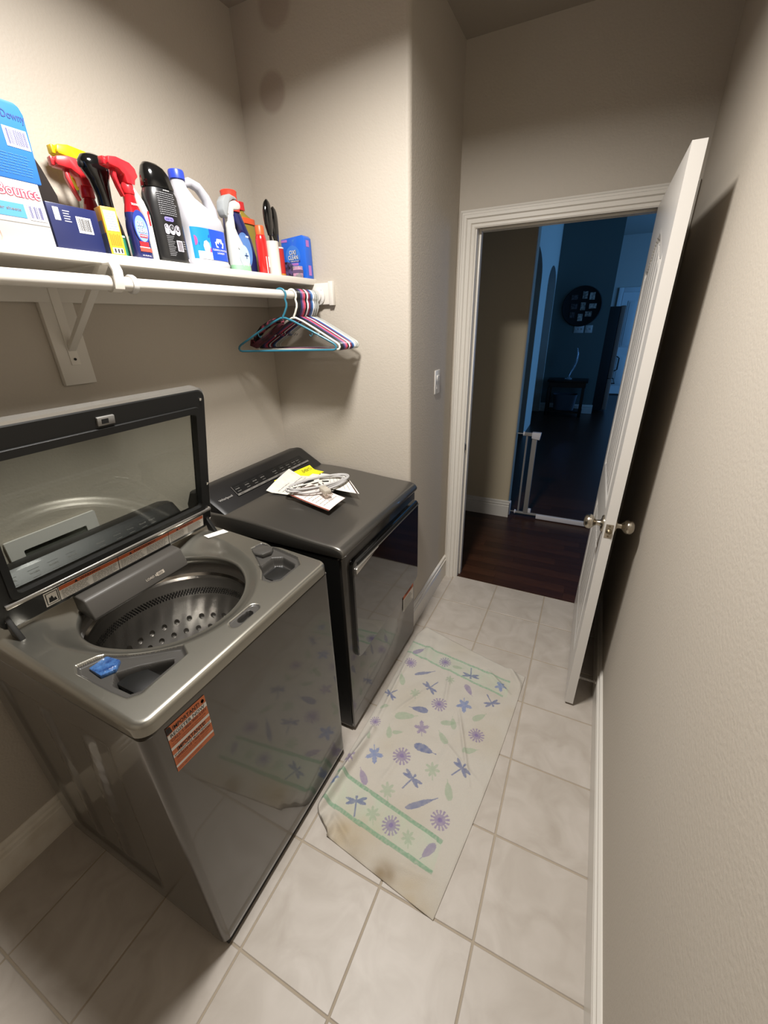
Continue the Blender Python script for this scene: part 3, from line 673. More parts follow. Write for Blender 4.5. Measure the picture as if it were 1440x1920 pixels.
# warning label strip along the bottom of the lid
m=MB(); q=lambda u,v,l=.0130:Lp(u,v,l); a0,a1,s0,s1=-.030,.478,.012,.056
m.quad(q,a0,a1,s0,s1,0); m.quad(lambda u,v:q(u,v,.0134),.006,a1-.002,s1-.013,s1-.001,1)
m.quad(lambda u,v:q(u,v,.0134),a0+.003,.001,s0+.004,s1-.004,3); m.quad(lambda u,v:q(u,v,.0136),a0+.005,-.001,s0+.006,s1-.006,0)
m.add([q(a0+.008,s0+.010,.0139),q(-.003,s0+.010,.0139),q(-.006,s0+.022,.0139),q(-.010,s0+.018,.0139),q(-.013,s0+.030,.0139),q(-.018,s0+.024,.0139),q(a0+.010,s0+.028,.0139)],[(0,1,2,3,4,5,6)],3)
for k,(b0,b1,word) in enumerate(((.006,.165,'WARNING'),(.168,.335,'AVERTISSEMENT'),(.338,.476,'ADVERTENCIA'))):
    m.quad(lambda u,v:q(u,v,.0138),b0-.003,b0-.0015,s0,s1,3)
    wd=.055 if k!=1 else .075; c_=(b0+b1)/2
    m.add([q(c_-wd/2-.014,s1-.011,.0138),q(c_-wd/2-.005,s1-.011,.0138),q(c_-wd/2-.0095,s1-.003,.0138)],[(0,1,2)],3)
    m.text(word,lambda u,v:q(c_-wd/2+u,s1-.0105+v,.0138),.0072,wd,3)
    for col,(p,q_) in enumerate(((b0+.004,(b0+b1)/2-.004),((b0+b1)/2+.004,b1-.006))):
        for r_ in range(6):
            vv=s1-.018-r_*.0048; x=p
            while x<q_-.01:
                l_=random.uniform(.004,.012); l_=min(l_,q_-x); m.quad(lambda u,v:q(u,v,.0136),x,x+l_,vv,vv+.0017,2); x+=l_+.0018
m.build('warning_label',[PAPER,ORANGE,INKG,INK],lid)['label']='white and orange warning label strip'
# hinge arms
for y_ in(LY0+.018,LY1-.020):
    m=MB(); m.prism([(.300,.955),(.345,.958),(.340,.975),(.322,1.0),(.305,1.03),(.292,1.035),(.300,1.0),(.306,.975)],y_-.006,y_+.006,'y',b=.0015); m.build('hinge_arm',BLACKP,wash)
# registration sticker on the front
SF=lambda l:(lambda u,v:(WX1+l,u,v))
C4=[(-.097,.888),(.004,.884),(.001,.752),(-.101,.757)] # tl,tr,br,bl
def sk(u,v,l=.0010):
    tl,tr,br,bl=C4; y_=(bl[0]*(1-u)+br[0]*u)*(1-v)+(tl[0]*(1-u)+tr[0]*u)*v; z_=(bl[1]*(1-u)+br[1]*u)*(1-v)+(tl[1]*(1-u)+tr[1]*u)*v
    return (WX1+l,y_,z_)
m=MB(); m.quad(sk,0,1,0,1,0)
band=lambda a,b,c_,l=.0013:m.quad(lambda u,v:sk(u,v,l),0,1,a,b,c_)
band(.745,.842,1); band(.500,.560,1); band(.335,.400,1); band(.100,.150,1)
m.add([sk(0,.86,.0016),sk(.10,.99,.0016),sk(.02,1.0,.0016),sk(0,1,.0016)],[(0,1,2,3)],2); m.add([sk(.0,.86,.0018),sk(.10,.985,.0018),sk(.13,.86,.0018)],[(0,1,2)],2)
tx=lambda s_,u0,v0,ww,hh,mi:m.text(s_,lambda a,b:sk(u0+a,v0+b,.0018),hh,ww,mi)
tx('IMPORTANT!',.15,.868,.68,.085,2); tx('REGISTER NOW',.06,.758,.88,.070,2); tx('CALL 1-866-900-3391',.05,.670,.90,.055,3); tx('or register online for your warranty today',.05,.610,.88,.028,3); tx('have your model and serial number ready',.05,.572,.80,.024,3)
m.lathe([(.038,0),(.038,.0001)],n=14,mi=2,T=lambda x,y,z:sk(.92+x,.91+y,.0017))
tx('IMPORTANTE!',.12,.412,.74,.075,2); tx('ENREGISTREZ MAINTENANT',.03,.347,.94,.040,2); tx('APPELEZ LE 1-866-900-3391',.05,.275,.90,.045,3); tx('ou inscrivez-vous en ligne des maintenant',.05,.225,.86,.025,3); tx('ayez votre numero de modele en main',.05,.185,.80,.024,3); tx('para registrar su producto',.05,.035,.6,.03,3)
m.build('registration_sticker',[mat('orange_sticker','b9653a',.45),mat('sticker_white','cfc9c2',.5),INK,mat('sticker_brown','6b2a14',.5)],wash)['label']='orange registration sticker on the washer front'
# washer supply box on the wall behind
t=thing('supply_box','white recessed washer supply box on the wall behind the open lid','supply box',(0,.165,.90))
m=MB(); R=[[(xx,a,b) for a,b in P__] for xx,P__ in((.001,rrect(.035,.295,.905,1.085,.004,2)),(.010,rrect(.035,.295,.905,1.085,.004,2)),(.010,rrect(.072,.256,.935,1.045,.004,2)),(.001,rrect(.072,.256,.935,1.045,.004,2)))]
m.rings(R,True,False,False); m.build('frame',WHITEP,t,ang=20)
m=MB(); m.box(.0005,.002,.072,.256,.935,1.045); m.build('recess',mat('box_inner_grey','55564f',.6),t)
for y_ in(.11,.215):
    m=MB(); m.tube([(.003,y_,1.0),(.018,y_,1.0),(.018,y_,.93)],.008,10); m.build('valve',mat('brass_valve','8f7a45',.35,1),t)
# ================================================================ DRYER
dry=thing('dryer','dark slate front-load dryer beside the alcove end wall','dryer',(.41,.978,0))
QX0,QX1,QY0,QY1=.035,.774,.624,1.322
L=loop(QX0,QX1,QY0,QY1,.016)
DSTEEL=mat('dryer_cabinet_slate','45423e',.3,.8,coat=.7)
m=MB(); R=[[(x,y,z) for x,y in L] for z in(.02,.885)]; m.rings(R,True,True,True); m.build('cabinet',DSTEEL,dry,ang=40)
m=MB(); m.box(QX1-.02,QX1+.006,QY0+.003,QY1-.003,.022,.884,0,.004); m.build('front_panel',DSTEEL,dry)
m=MB(); m.box(QX0+.02,QX1-.01,QY0+.02,QY1-.02,.0,.022); m.build('toe_base',BLACKM,dry)
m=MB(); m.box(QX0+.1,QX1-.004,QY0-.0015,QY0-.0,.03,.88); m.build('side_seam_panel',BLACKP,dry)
# domed top
DTOP=mat('dryer_top_slate','5c5954',.33,.75,coat=.5)
def dtop(x): 
    return .9645-.030*float(smooth(.30,.79,x))-0.0*x
prof=[(.06,.893),(.788,.893),(.7925,.899),(.793,.908),(.790,.917),(.783,.925),(.770,.9305)]+[(x,dtop(x)) for x in np.linspace(.75,.24,22)]+[(.06,.962)]
R=[]
for y_,k,dz in((QY0-.003,.982,.0),(QY0-.001,.992,.6),(QY0+.004,.998,.85),(QY0+.012,1,1),(QY1-.012,1,1),(QY1-.004,.998,.85),(QY1+.001,.992,.6),(QY1+.003,.982,0)):
    R.append([(.42+(x-.42)*k,y_,(z-(1-dz)*.010) if z>.915 else z) for x,z in prof])
m=MB(); m.rings(R,True,True,True); m.build('top_panel',DTOP,dry,ang=50)
console(dry,QY0+.004,QY1-.006,.262,.958)
panel_controls(dry,.262,.958,.745,1.245)
f=cfn(.262,.958); m=MB(); m.text('Whirlpool',lambda u,v:f(.655+u,.028+v,.0036),.014,.072,0); m.build('lettering',mat('logo_ink','8d8a86',.4),dry)
# door: black glass panel with chrome lip, left border in slate
m=MB(); P_=rrect(.668,1.316,.392,.852,.030,6); P2=rrect(.672,1.312,.396,.848,.028,6)
R=[[(.779,a,b) for a,b in P_],[(.797,a,b) for a,b in P_],[(.801,a,b) for a,b in P2]]
m.rings(R,True,False,True); dd=m.build('door',mat('black_door_glass','070707',.06,coat=1),dry,ang=30)
m=MB(); m.box(.799,.807,.690,1.312,.8250,.8285,0,.001); m.build('handle_lip',mat('handle_lip_metal','8a867f',.3,.9),dd)
m=MB(); m.prism([(.676,.802),(.690,.803),(.860,.8265),(.690,.828),(.676,.824)],.800,.810,'x',b=.0015); m.build('handle_pull',mat('bright_handle','cac6bf',.22,.9),dd)
m=MB(); m.box(.7995,.8030,.695,1.300,.832,.845,0,.002); m.build('handle_recess',BLACKM,dd)
SF2=fx(.8015,1.165,.262) if False else None
m=MB(); stf=lambda u,v:(.7822,1.17+u,.262+v)
# lower front panel with warning sticker
m.quad(lambda u,v:(.7815,u,v),1.165,1.300,.262,.375,0); m.quad(lambda u,v:(.7818,u,v),1.165,1.300,.338,.375,1)
m.text('WARNING',lambda u,v:(.7822,1.19+u,.345+v),.022,.085,2)
for k in range(6): m.quad(lambda u,v:(.7820,u,v),1.172,1.172+.11-.01*(k%3),.268+k*.011,.272+k*.011,3)
m.build('warning_label',[PAPER,ORANGE,INK,INKG],dry)['label']='white and orange warning sticker'
# ================================================================ PAPERS AND CORD ON THE DRYER
def sheet(name,pts,z,mats,lab,extra=None,wave=.004,n=10,group=None,ph=0):
    # pts: four corners a,b,c,d ; thin curled sheet with thickness
    a,b,c,d=[np.array(p) for p in pts]; m=MB(); U=np.linspace(0,1,n)
    def P(u,v,l=0):
        p=(a*(1-u)+b*u)*(1-v)+(d*(1-u)+c*u)*v; zz=z(p[0]) if callable(z) else z
        return (p[0],p[1],zz+wave*(math.sin(u*3.1+ph)*.5+.5)*(abs(2*v-1)**2*.8+.2)+l)
    m.grid(U,U,lambda u,v:P(u,v,.0008),0); m.grid(U,U,lambda u,v:P(u,v,0),0)
    if extra: extra(m,P)
    return tag(m.build(name,mats),lab,'paper',group)
zd=lambda o:(lambda x:dtop(max(x,.262))+o+max(0,.266-x)*.62)
def lines(m,P,rows,mi,u0=.08,u1=.92,v0=.1,v1=.9,l=.0012,seed=1,h=.014):
    r=random.Random(seed)
    for k in range(rows):
        v=v1-(v1-v0)*k/rows; x=u0
        while x<u1-.04:
            q=min(r.uniform(.04,.14),u1-x); m.grid(np.linspace(x,x+q,3),[v,v+h],lambda a,b:P(a,b,l),mi); x+=q+.02
YEL=mat('yellow_guide','ece020',.5)
sheet('energy_guide',[(.228,.955),(.238,1.222),(.335,1.205),(.325,.945)],zd(.0010),[YEL,INK],'bright yellow energy guide sheet at the bottom of the papers on the dryer',lambda m,P:(m.text('ENERGY',lambda u,v:P(.95-v*.9,.08+u*.9*0+.62+u*.0,.0014) if False else P(.70+u*1.0,.10+v,.0014),.16,.27,1),lines(m,P,5,1,.1,.6,.2,.8,seed=4)),wave=.002)
sheet('leaflet',[(.255,.866),(.215,1.085),(.455,1.155),(.500,.905)],zd(.0045),[PAPER,INKG],'white leaflet with curled left corner under the cord on the dryer',lambda m,P:lines(m,P,9,1,seed=2),wave=.007)
sheet('leaflet',[(.345,.97),(.320,1.130),(.500,1.155),(.525,.99)],zd(.0135),[PAPER,INKG],'small white leaflet under the right end of the cord',lambda m,P:lines(m,P,6,1,seed=3),wave=.006,ph=1)
PINKP=mat('pink_paper','d4c5be',.6)
def band_(m,P,a,b,mi,l=.0013): m.grid(np.linspace(0,1,8),[a,b],lambda u,v:P(u,v,l),mi)
sheet('instruction_booklet',[(.400,.850),(.395,1.00),(.610,.950),(.615,.812)],zd(.0215),[PINKP,mat('brown_red','7a3424',.5),INKG],'pale instruction booklet with dark red spine at the front of the papers',lambda m,P:(m.grid([0,.05],np.linspace(0,1,8),lambda u,v:P(u,v,.0013),1),lines(m,P,6,2,.15,.9,.2,.8,seed=6)),wave=.005)
sheet('instruction_booklet',[(.45,.985),(.375,1.120),(.50,1.150),(.648,1.005)],zd(.0275),[PAPER,mat('dark_strip','3b2a26',.5),INKG],'white booklet with dark stripe right of the cord on the dryer',lambda m,P:(m.grid(np.linspace(0,1,8),[.93,.97],lambda u,v:P(u,v,.0013),1),lines(m,P,5,2,.15,.9,.2,.8,seed=8)),wave=.005,ph=.5)
t=thing('power_cord','coiled grey appliance cord with clear plug lying on the papers','cord',(.50,1.0,.985))
CORD=mat('grey_cord','a5a3a1',.45)
m=MB(); P=[]
for k in range(150):
    a=k/150*2*PI*3.2; rx,ry=.058+.008*math.sin(a*.37),.140+.014*math.cos(a*.61); cx,cy=.455+.01*math.sin(a*.3),.985
    x=rx*math.cos(a);y_=ry*math.sin(a); an=-.45
    P.append((cx+x*math.cos(an)-y_*math.sin(an),cy+x*math.sin(an)+y_*math.cos(an),dtop(.45)+.040+.006*math.sin(a*.8)+.0022*(k/50)))
m.tube(P,.0050,8); m.build('cord',CORD,t,ang=60)
m=MB(); m.box(-.028,.028,-.016,.016,-.011,.011,0,.005,T=Matrix.Translation((.535,.915,dtop(.5)+.052))@Euler((0,.1,-.5)).to_matrix().to_4x4())
for s_ in(-.008,0,.008): m.box(.028,.050,s_-.001,s_+.001,-.003,.003,1,T=Matrix.Translation((.535,.915,dtop(.5)+.052))@Euler((0,.1,-.5)).to_matrix().to_4x4())
m.build('plug',[mat('clear_plug','d9d2c4',.15,trans=.6),CHROME],t)
m=MB(); m.tube([(.415,.925,1.005),(.425,.955,1.013),(.43,.98,1.008)],.007,10); m.tube([(.455,1.015,1.0),(.47,1.0,1.006),(.485,1.02,1.002)],.0035,6,1); m.build('cable_tie',[BLACKP,BLACKP],t)
m=MB(); zq=dtop(.45)+.0525; m.add([(.365,.865,zq),(.395,.855,zq+.004),(.475,.985,zq+.004),(.445,1.0,zq)],[(0,1,2,3)],0); m.add([(.365,.865,zq-.0006),(.445,1.0,zq-.0006),(.475,.985,zq+.0034),(.395,.855,zq+.0034)],[(0,1,2,3)],0)
for k in range(5): m.add([(.375+.002*k+.009*k*.5,.872+.012*k,zq+.0022),(.388+.007*k*.6,.868+.012*k,zq+.0042),(.391+.007*k*.6,.873+.012*k,zq+.0042),(.378+.009*k*.6,.877+.012*k,zq+.0022)],[(0,1,2,3)],1)
m.build('cord_tag',[PAPER,INKG],t)
# ================================================================ SHELF, CLEATS, BRACKET, ROD
S=1.821; SY1=YA-.021
sh=thing('wall_shelf','long white painted wall shelf above the washer and dryer','shelf',(.15,.1,1.79))
m=MB(); m.box(.0,.294,-.9,YA,1.797,S,0,.003); m.build('board',WHITEPT,sh)
m=MB(); m.box(0,.019,-.9,YA,1.718,1.797,0,.002); m.build('wall_cleat',WHITEPT,sh)
m=MB(); m.box(.019,.385,YA-.019,YA,1.718,1.803,0,.003); m.box(.365,.387,YA-.021,YA,1.714,1.808,0,.002) ; m.build('end_cleat',WHITEPT,sh)
m=MB(); m.box(0,.018,.338,.432,1.488,1.720,0,.002); m.build('bracket_backing_board',WHITEPT,sh)
br=thing('shelf_bracket','white metal shelf and rod bracket under the middle of the shelf','bracket',(.02,.385,1.5))
BW=mat('bracket_white','d9d4cb',.35)
m=MB(); m.box(.018,.021,.372,.398,1.545,1.797,0,.0008); m.build('wall_strap',BW,br)
m=MB(); m.prism([(.021,1.60),(.021,1.585),(.260,1.775),(.285,1.797),(.262,1.797)],.374,.396,'y',b=.0008); m.box(.018,.29,.372,.398,1.793,1.797); m.build('diagonal_brace',BW,br)
RX,RZ,RRd=.300,1.752,.0165
m=MB(); P=[(.288,1.797),(.322,1.797),(.330,1.780),(.3275,1.755),(.322,1.738)]; Q=[(.3185,1.7415),(.3225,1.757),(.3245,1.778),(.318,1.7925),(.288,1.7925)]
m.prism(P+Q,.372,.398,'y'); m.prism([(RX+(RRd+.001)*math.cos(a),RZ+(RRd+.001)*math.sin(a)) for a in np.linspace(-.3,-PI,10)]+[(RX+(RRd+.005)*math.cos(a),RZ+(RRd+.005)*math.sin(a)) for a in np.linspace(-PI,-.3,10)],.372,.398,'y'); m.build('rod_hook',BW,br)
m=MB(); m.lathe([(.004,0),(.004,.002),(.002,.0025)],n=10,T=Matrix.Translation((.021,.385,1.562))@Matrix.Rotation(PI/2,4,'Y')); m.build('screw',BLACKM,br)
rod=thing('closet_rod','white round hanging rod below the front of the shelf','rod',(RX,.2,RZ-RRd))
m=MB(); m.tube([(RX,-.9,RZ),(RX,.432,RZ)],.0175,24); m.build('rod',WHITEPT,rod); m=MB(); m.tube([(RX,.425,RZ),(RX,1.315,RZ)],.0155,24); m.build('inner_rod',WHITEPT,rod)
m=MB(); 
R=[[(RX+r_*math.cos(a),y_,RZ+r_*math.sin(a)) for a in np.linspace(0,2*PI,29)[:-1]] for r_,y_ in((.0155,.428),(.0215,.428),(.0235,.432),(.0235,.440),(.0215,.444),(.0155,.444))]; m.rings(R,True); m.build('rod_collar',WHITEP,rod)
R=[[(RX+.01+r_*math.cos(a),y_,RZ+r_*math.sin(a)) for a in np.linspace(0,2*PI,29)[:-1]] for r_,y_ in((.036,YA-.021),(.036,YA-.026),(.026,YA-.030),(.024,YA-.040),(.018,YA-.040))]; m=MB(); m.rings(R,True,True,True)
for a in(.8,2.3,3.9,5.5): m.lathe([(.003,0),(.003,.002)],n=8,mi=1,T=Matrix.Translation((RX+.01+.030*math.cos(a),YA-.026,RZ+.030*math.sin(a)))@Matrix.Rotation(PI/2,4,'X'))
m.build('rod_socket',[WHITEP,INKG],rod)
# ---------------------------------------------------------------- hangers
def hanger_mesh(kind):
    r=.0043; P=[]
    for a in np.linspace(math.radians(200),math.radians(-40),16): P.append((.0222*math.cos(a),0,.0222*math.sin(a)-.0025))
    P+=[(.021,0,-.032),(.020,0,-.045),(.010,0,-.066),(.0,0,-.080),(.0,0,-.088)]
    m=MB(); m.tube(P,r,8,T=None)
    sh_=[(-.205,-.184),(-.16,-.160),(-.10,-.128),(-.045,-.100),(-.01,-.086),(.01,-.086),(.045,-.100),(.10,-.128),(.16,-.160),(.205,-.184)]
    bd=[(.213,-.191),(.2165,-.199),(.212,-.207),(.203,-.2095)]
    loop_=[(x,0,z) for x,z in sh_+bd]+[(-x,0,z) for x,z in bd[::-1]]
    m.tube(loop_,r if kind!='thin' else .0022,8,closed=True)
    n=len(m.f); body=m
    return body
HC=[('hanger_teal','2c6a7e','teal blue'),('hanger_cream','d8d6cb','cream white'),('hanger_black','141416','black'),('hanger_black','141416','black'),('hanger_navy','26305c','navy blue'),('hanger_mauve','8c4f78','mauve pink'),('hanger_coral','c9465a','coral red'),('hanger_black','141416','black'),('hanger_white','e6e6e8','white'),('hanger_maroon','7c1f38','maroon'),('hanger_navy','26305c','navy blue'),('hanger_blue','3f6aa3','mid blue'),('hanger_white','e6e6e8','white'),('hanger_clear','d0d2cc','clear'),('hanger_clear','d0d2cc','clear')]
HLAB=['teal plastic hanger hung apart at the left of the row','cream hanger second in the row after the teal one','black hanger right behind the cream one, holding the plaid cloth','second black hanger, just before the first navy one','navy hanger left of the mauve one','mauve pink hanger between navy and coral','coral red hanger in the middle of the row','black hanger between the coral and the white ones','white hanger left of the maroon one','maroon hanger just right of a white one','navy hanger right of the maroon one','mid blue hanger near the right end of the row','white hanger right of the mid blue one, before the clear ones','clear plastic hanger left of the last one','clear plastic hanger nearest the end wall']
HYS=[1.068,1.140,1.153,1.164,1.175,1.186,1.197,1.208,1.219,1.230,1.241,1.252,1.263,1.279,1.296]
HRT=[.26]+[0]*14
proto=hanger_mesh('n')
hme=None
for i,(mn,cc,cn) in enumerate(HC):
    mt=mat(mn,cc,.3,coat=.3,trans=.5 if 'clear' in mn else 0)
    T_=Matrix.Translation((RX,HYS[i],RZ))@Matrix.Rotation(HRT[i],4,'Z')
    t=thing('coat_hanger',HLAB[i],'hanger',(RX,HYS[i],RZ-.2117),'plastic hangers on the rod')
    if hme is None:
        o=proto.build('frame',mt,t,ang=60) if False else None
        hb=MB(); hb.add(proto.v,proto.f,0,T=Matrix.Translation((0,0,.2117))); hb_v=hb
        me=bpy.data.meshes.new('hanger_frame'); me.from_pydata(hb.v,[],hb.f); me.polygons.foreach_set('use_smooth',np.ones(len(me.polygons),dtype=bool)); me.materials.append(mt); hme=me
        nm=MB()
        nm.tube([(.118,0,.2117-.137),(.118,0,.2117-.150),(.112,0,.2117-.157),(.106,0,.2117-.150)],.0016,6)
        nm2=MB(); nm2.tube([(-.118,0,.2117-.137),(-.118,0,.2117-.150),(-.112,0,.2117-.157),(-.106,0,.2117-.150)],.0016,6)
        me3=bpy.data.meshes.new('hanger_notch'); me3.from_pydata(nm2.v,[],nm2.f); me3.materials.append(mt); me3.polygons.foreach_set('use_smooth',np.ones(len(me3.polygons),dtype=bool))
        me2=bpy.data.meshes.new('hanger_notch'); me2.from_pydata(nm.v,[],nm.f); me2.materials.append(mt); me2.polygons.foreach_set('use_smooth',np.ones(len(me2.polygons),dtype=bool))
    for nm_,me_ in(('frame',hme),('strap_hook',me2),('strap_hook',me3)):
        o=bpy.data.objects.new(nm_,me_); COL.objects.link(o); o.parent=t
        if i>0: o.material_slots[0].link='OBJECT'; o.material_slots[0].material=mt
    t.rotation_euler=(0,0,HRT[i])
# plaid cloth on the black hanger
PL=mat('plaid_pink','a8485c',.9,var=(38,'1a1013',.05),bump=(200,.4,.002)); PLD=mat('dark_maroon_cloth','1c0f14',.95,var=(30,'4a1622',.15))
t=thing('headband','pink plaid and black cloth band lying over the shoulder of a black hanger','cloth',(.2,1.14,1.56))
m=MB(); P=[(.10,1.112,1.575),(.115,1.112,1.60),(.15,1.112,1.628),(.20,1.112,1.650),(.255,1.112,1.662),(.262,1.112,1.650)]; m.tube(P,[.014,.018,.018,.017,.015,.008],10,flat=.7); m.build('plaid_band',PL,t)
m=MB(); m.tube([(.085,1.112,1.585),(.085,1.112,1.565),(.10,1.112,1.562),(.13,1.112,1.575),(.18,1.112,1.60),(.235,1.112,1.632),(.262,1.112,1.645)],[.012,.022,.024,.020,.018,.018,.008],10,flat=.6); m.build('black_band',PLD,t)
# ================================================================ THINGS ON THE SHELF
def tri_head(m,cx,cy,z,dirx,diry,k=1,mi=0,mt_=0):
    # trigger sprayer head: body, nozzle and trigger, pointing along (dirx,diry)
    T_=Matrix.Translation((cx,cy,z))@Matrix.Rotation(math.atan2(diry,dirx),4,'Z')@Matrix.Scale(k,4)
    m.prism([(-.030,.022),(-.026,.040),(-.010,.050),(.030,.053),(.056,.048),(.060,.036),(.058,.030),(.030,.028),(.014,.018),(.012,0),(-.014,0),(-.018,.012)],-.018,.018,'y',b=.006,mi=mi,T=T_)
    m.prism([(.058,.030),(.066,.030),(.066,.047),(.058,.047)],-.009,.009,'y',b=.002,mi=mt_,T=T_)
    m.prism([(.030,.030),(.040,.030),(.042,.012),(.034,-.012),(.024,-.032),(.020,-.030),(.028,-.008),(.032,.010)],-.007,.007,'y',b=.002,mi=mt_,T=T_)
    m.lathe([(.0145,-.022),(.0155,-.020),(.0155,-.002),(.012,.004)],n=24,mi=mi,T=T_)
def box_thing(name,label,x0,x1,y0,y1,z0,z1,mt,b=.0015):
    t=thing(name,label,'box',((x0+x1)/2,(y0+y1)/2,z0)); m=MB(); m.box(x0,x1,y0,y1,z0,z1,0,b); m.build('carton',mt,t); return t
BARI=mat('barcode_ink','3a3a78',.6)
# white dryer-sheet box
CW=mat('white_carton','a8a4a2',.45,bump=(12,.15,.004)); PK=mat('pink_red_print','d2435a',.5); LB=mat('light_blue_print','4c8cc6',.5)
t=box_thing('dryer_sheet_box','white dryer sheet carton with red lettering, lower left of the shelf',.115,.272,.03,.287,S,S+.122,CW)
m=MB()
F_=fx(.2728,.0,0)
for l,mi,of in((0,0,.065),(.0005,1,.0)): m.text('Bounce',lambda u,v:(.2726+l,.243+u,S+.090+v+(0 if mi==0 else .001)),.0235 if mi==0 else .0215,.082 if mi==0 else .080,mi,center=True,off=of)
m.quad(lambda u,v:(.2725,u,v),.13,.243,S+.052,S+.078,2); m.text('200 dryer sheets',lambda u,v:(.2730,.16+u,S+.062+v),.008,.075,4)
barcode(m,lambda u,v:(.2727,.249+u,S+.050+v),.034,.030,1,3,13,lift=lambda p:(p[0]+.0005,p[1],p[2]))
m.quad(lambda u,v:(.2724,u,v),.03,.287,S+.0415,S+.0425,4); m.tube([(.2722,.175+.0,S+.0),(.2722,.181,S+.010),(.2722,.180,S+.022),(.2722,.172,S+.034)],.0015,4,5)
m.build('lettering',[PK,mat('white_print','d4d2d2',.5),LB,BARI,INKG,mat('salmon_print','e2a79c',.5)],t)
# blue softener sheet box standing on it, with a dipped upper corner
t=thing('dryer_sheet_box','light blue carton with dark blue lettering on top of the white carton','box',(.19,.16,S+.122))
BB=mat('blue_carton','2f68b2',.35,bump=(14,.15,.004)); m=MB(); m.prism([(.03,S+.1222),(.296,S+.1222),(.301,S+.245),(.296,S+.257),(.288,S+.262),(.03,S+.262)],.125,.272,'x',b=.002); m.build('carton',BB,t)
m=MB(); DB=mat('navy_print','1f3f78',.5); m.text('Downy',lambda u,v:(.2727,.256+u,S+.2265+v),.018,.044,0,off=.015)
barcode(m,lambda u,v:(.2727,.250+u,S+.182+v),.045,.034,1,3,15,lift=lambda p:(p[0]+.0005,p[1],p[2]))
for r_ in range(8):
    x=.20; v=S+.168-r_*.0050
    while x<.278: 
        q=random.uniform(.004,.014); m.quad(lambda u,w_:(.2726,u,w_),x,x+q,v,v+.0014,2); x+=q+.002
m.build('lettering',[DB,mat('white_print','d4d2d2',.5),mat('mid_blue_print','3a73b8',.5),BARI],t)
# black tapered handle behind
t=thing('duster','black tapered duster handle poking out behind the blue carton','duster',(.10,.36,S))
m=MB(); m.loft([(0,.075,.372,.010,.010),(.10,.075,.372,.010,.011),(.14,.085,.376,.016,.018)],n=20,T=Matrix.Translation((0,0,S))); m.build('shaft',BLACKP,t)
m=MB(); m.loft([(.120,.105,.392,.014,.030,3),(.145,.105,.388,.018,.034,3),(.20,.105,.372,.016,.030,3),(.265,.105,.350,.012,.018,3)],n=24,T=Matrix.Translation((0,0,S))); m.build('head',mat('dark_brown_foam','1d1512',.9),t)
# navy carton
NV=mat('navy_carton','20264f',.3,coat=.3)
t=box_thing('small_carton','navy blue carton with white barcode lying between white and orange cartons',.168,.262,.297,.414,S,S+.096,NV)
m=MB(); barcode(m,lambda u,v:(.2625,.358+u,S+.042+v),.036,.034,0,1,11,lift=lambda p:(p[0]+.0005,p[1],p[2]))
m.quad(lambda u,v:(.2625,u,v),.309,.322,S+.062,S+.088,0); m.text('RECYCLE',lambda u,v:(.2630,.3095+u,S+.070+v),.004,.012,2)
for r_ in range(5): m.quad(lambda u,v:(.2625,u,v),.330,.346-.002*(r_%2),S+.082-r_*.0052,S+.0842-r_*.0052,2)
m.build('lettering',[mat('white_print','d4d2d2',.5),INK,mat('grey_print','9a9aac',.5)],t)
# orange carton, turned a little
t=thing('small_carton','narrow orange yellow carton standing beside the navy carton','box',(.255,.445,S))
OC_=mat('orange_carton','e9a02c',.4); TO=Matrix.Translation((.256,.4445,S))@Matrix.Rotation(-.22,4,'Z')
m=MB(); m.box(-.020,.020,-.0185,.0185,0,.108,0,.0012,T=TO); m.build('carton',OC_,t)
m=MB(); tf=lambda u,v,l=.0205:tuple(TO@Vector((l,u,v))); m.quad(lambda u,v:tf(u,v),-.014,.015,.056,.100,0)
for k in range(7): m.quad(lambda u,v:tf(u,v,.0209),-.010,.012,.060+k*.0055,.062+k*.0055,1)
for k in range(6): m.quad(lambda u,v:tf(u,v,.0207),-.012+k*.0045,-.0095+k*.0045,.024,.050-.002*(k%2),2)
m.quad(lambda u,v:tf(u,v),-.013,.013,.005,.018,0); 
for k in range(3): m.quad(lambda u,v:tf(u,v,.0209),-.009+k*.008,-.005+k*.008,.007,.016,3)
tg=lambda u,v,l=.0190:tuple(TO@Vector((u,-l,v))); m.quad(lambda u,v:tg(u,v),-.02,.02,0,.05,4); m.quad(lambda u,v:tg(u,v),-.02,.012,.05,.078,5)
m.build('lettering',[mat('white_print','d4d2d2',.5),mat('barcode_blue','8c93b5',.5),mat('orange_dark','c67a16',.5),INK,mat('navy_print2','2b3f73',.5),mat('greyblue_print','76819a',.5)],t)
# yellow sprayer at the back
YL=mat('yellow_plastic','dcc010',.35)
t=thing('spray_bottle','spray bottle with yellow trigger head at the very back','bottle',(.055,.545,S))
m=MB(); m.loft([(0,.055,.545,.030,.034,3),(.10,.055,.545,.030,.034,3),(.17,.055,.545,.022,.024),(.205,.055,.545,.013,.013)],T=Matrix.Translation((0,0,S))); m.build('bottle_body',mat('pale_clear','c8cfc6',.2,trans=.4),t)
m=MB(); tri_head(m,.055,.548,S+.222,0,-1,1.15); m.build('trigger_head',YL,t)
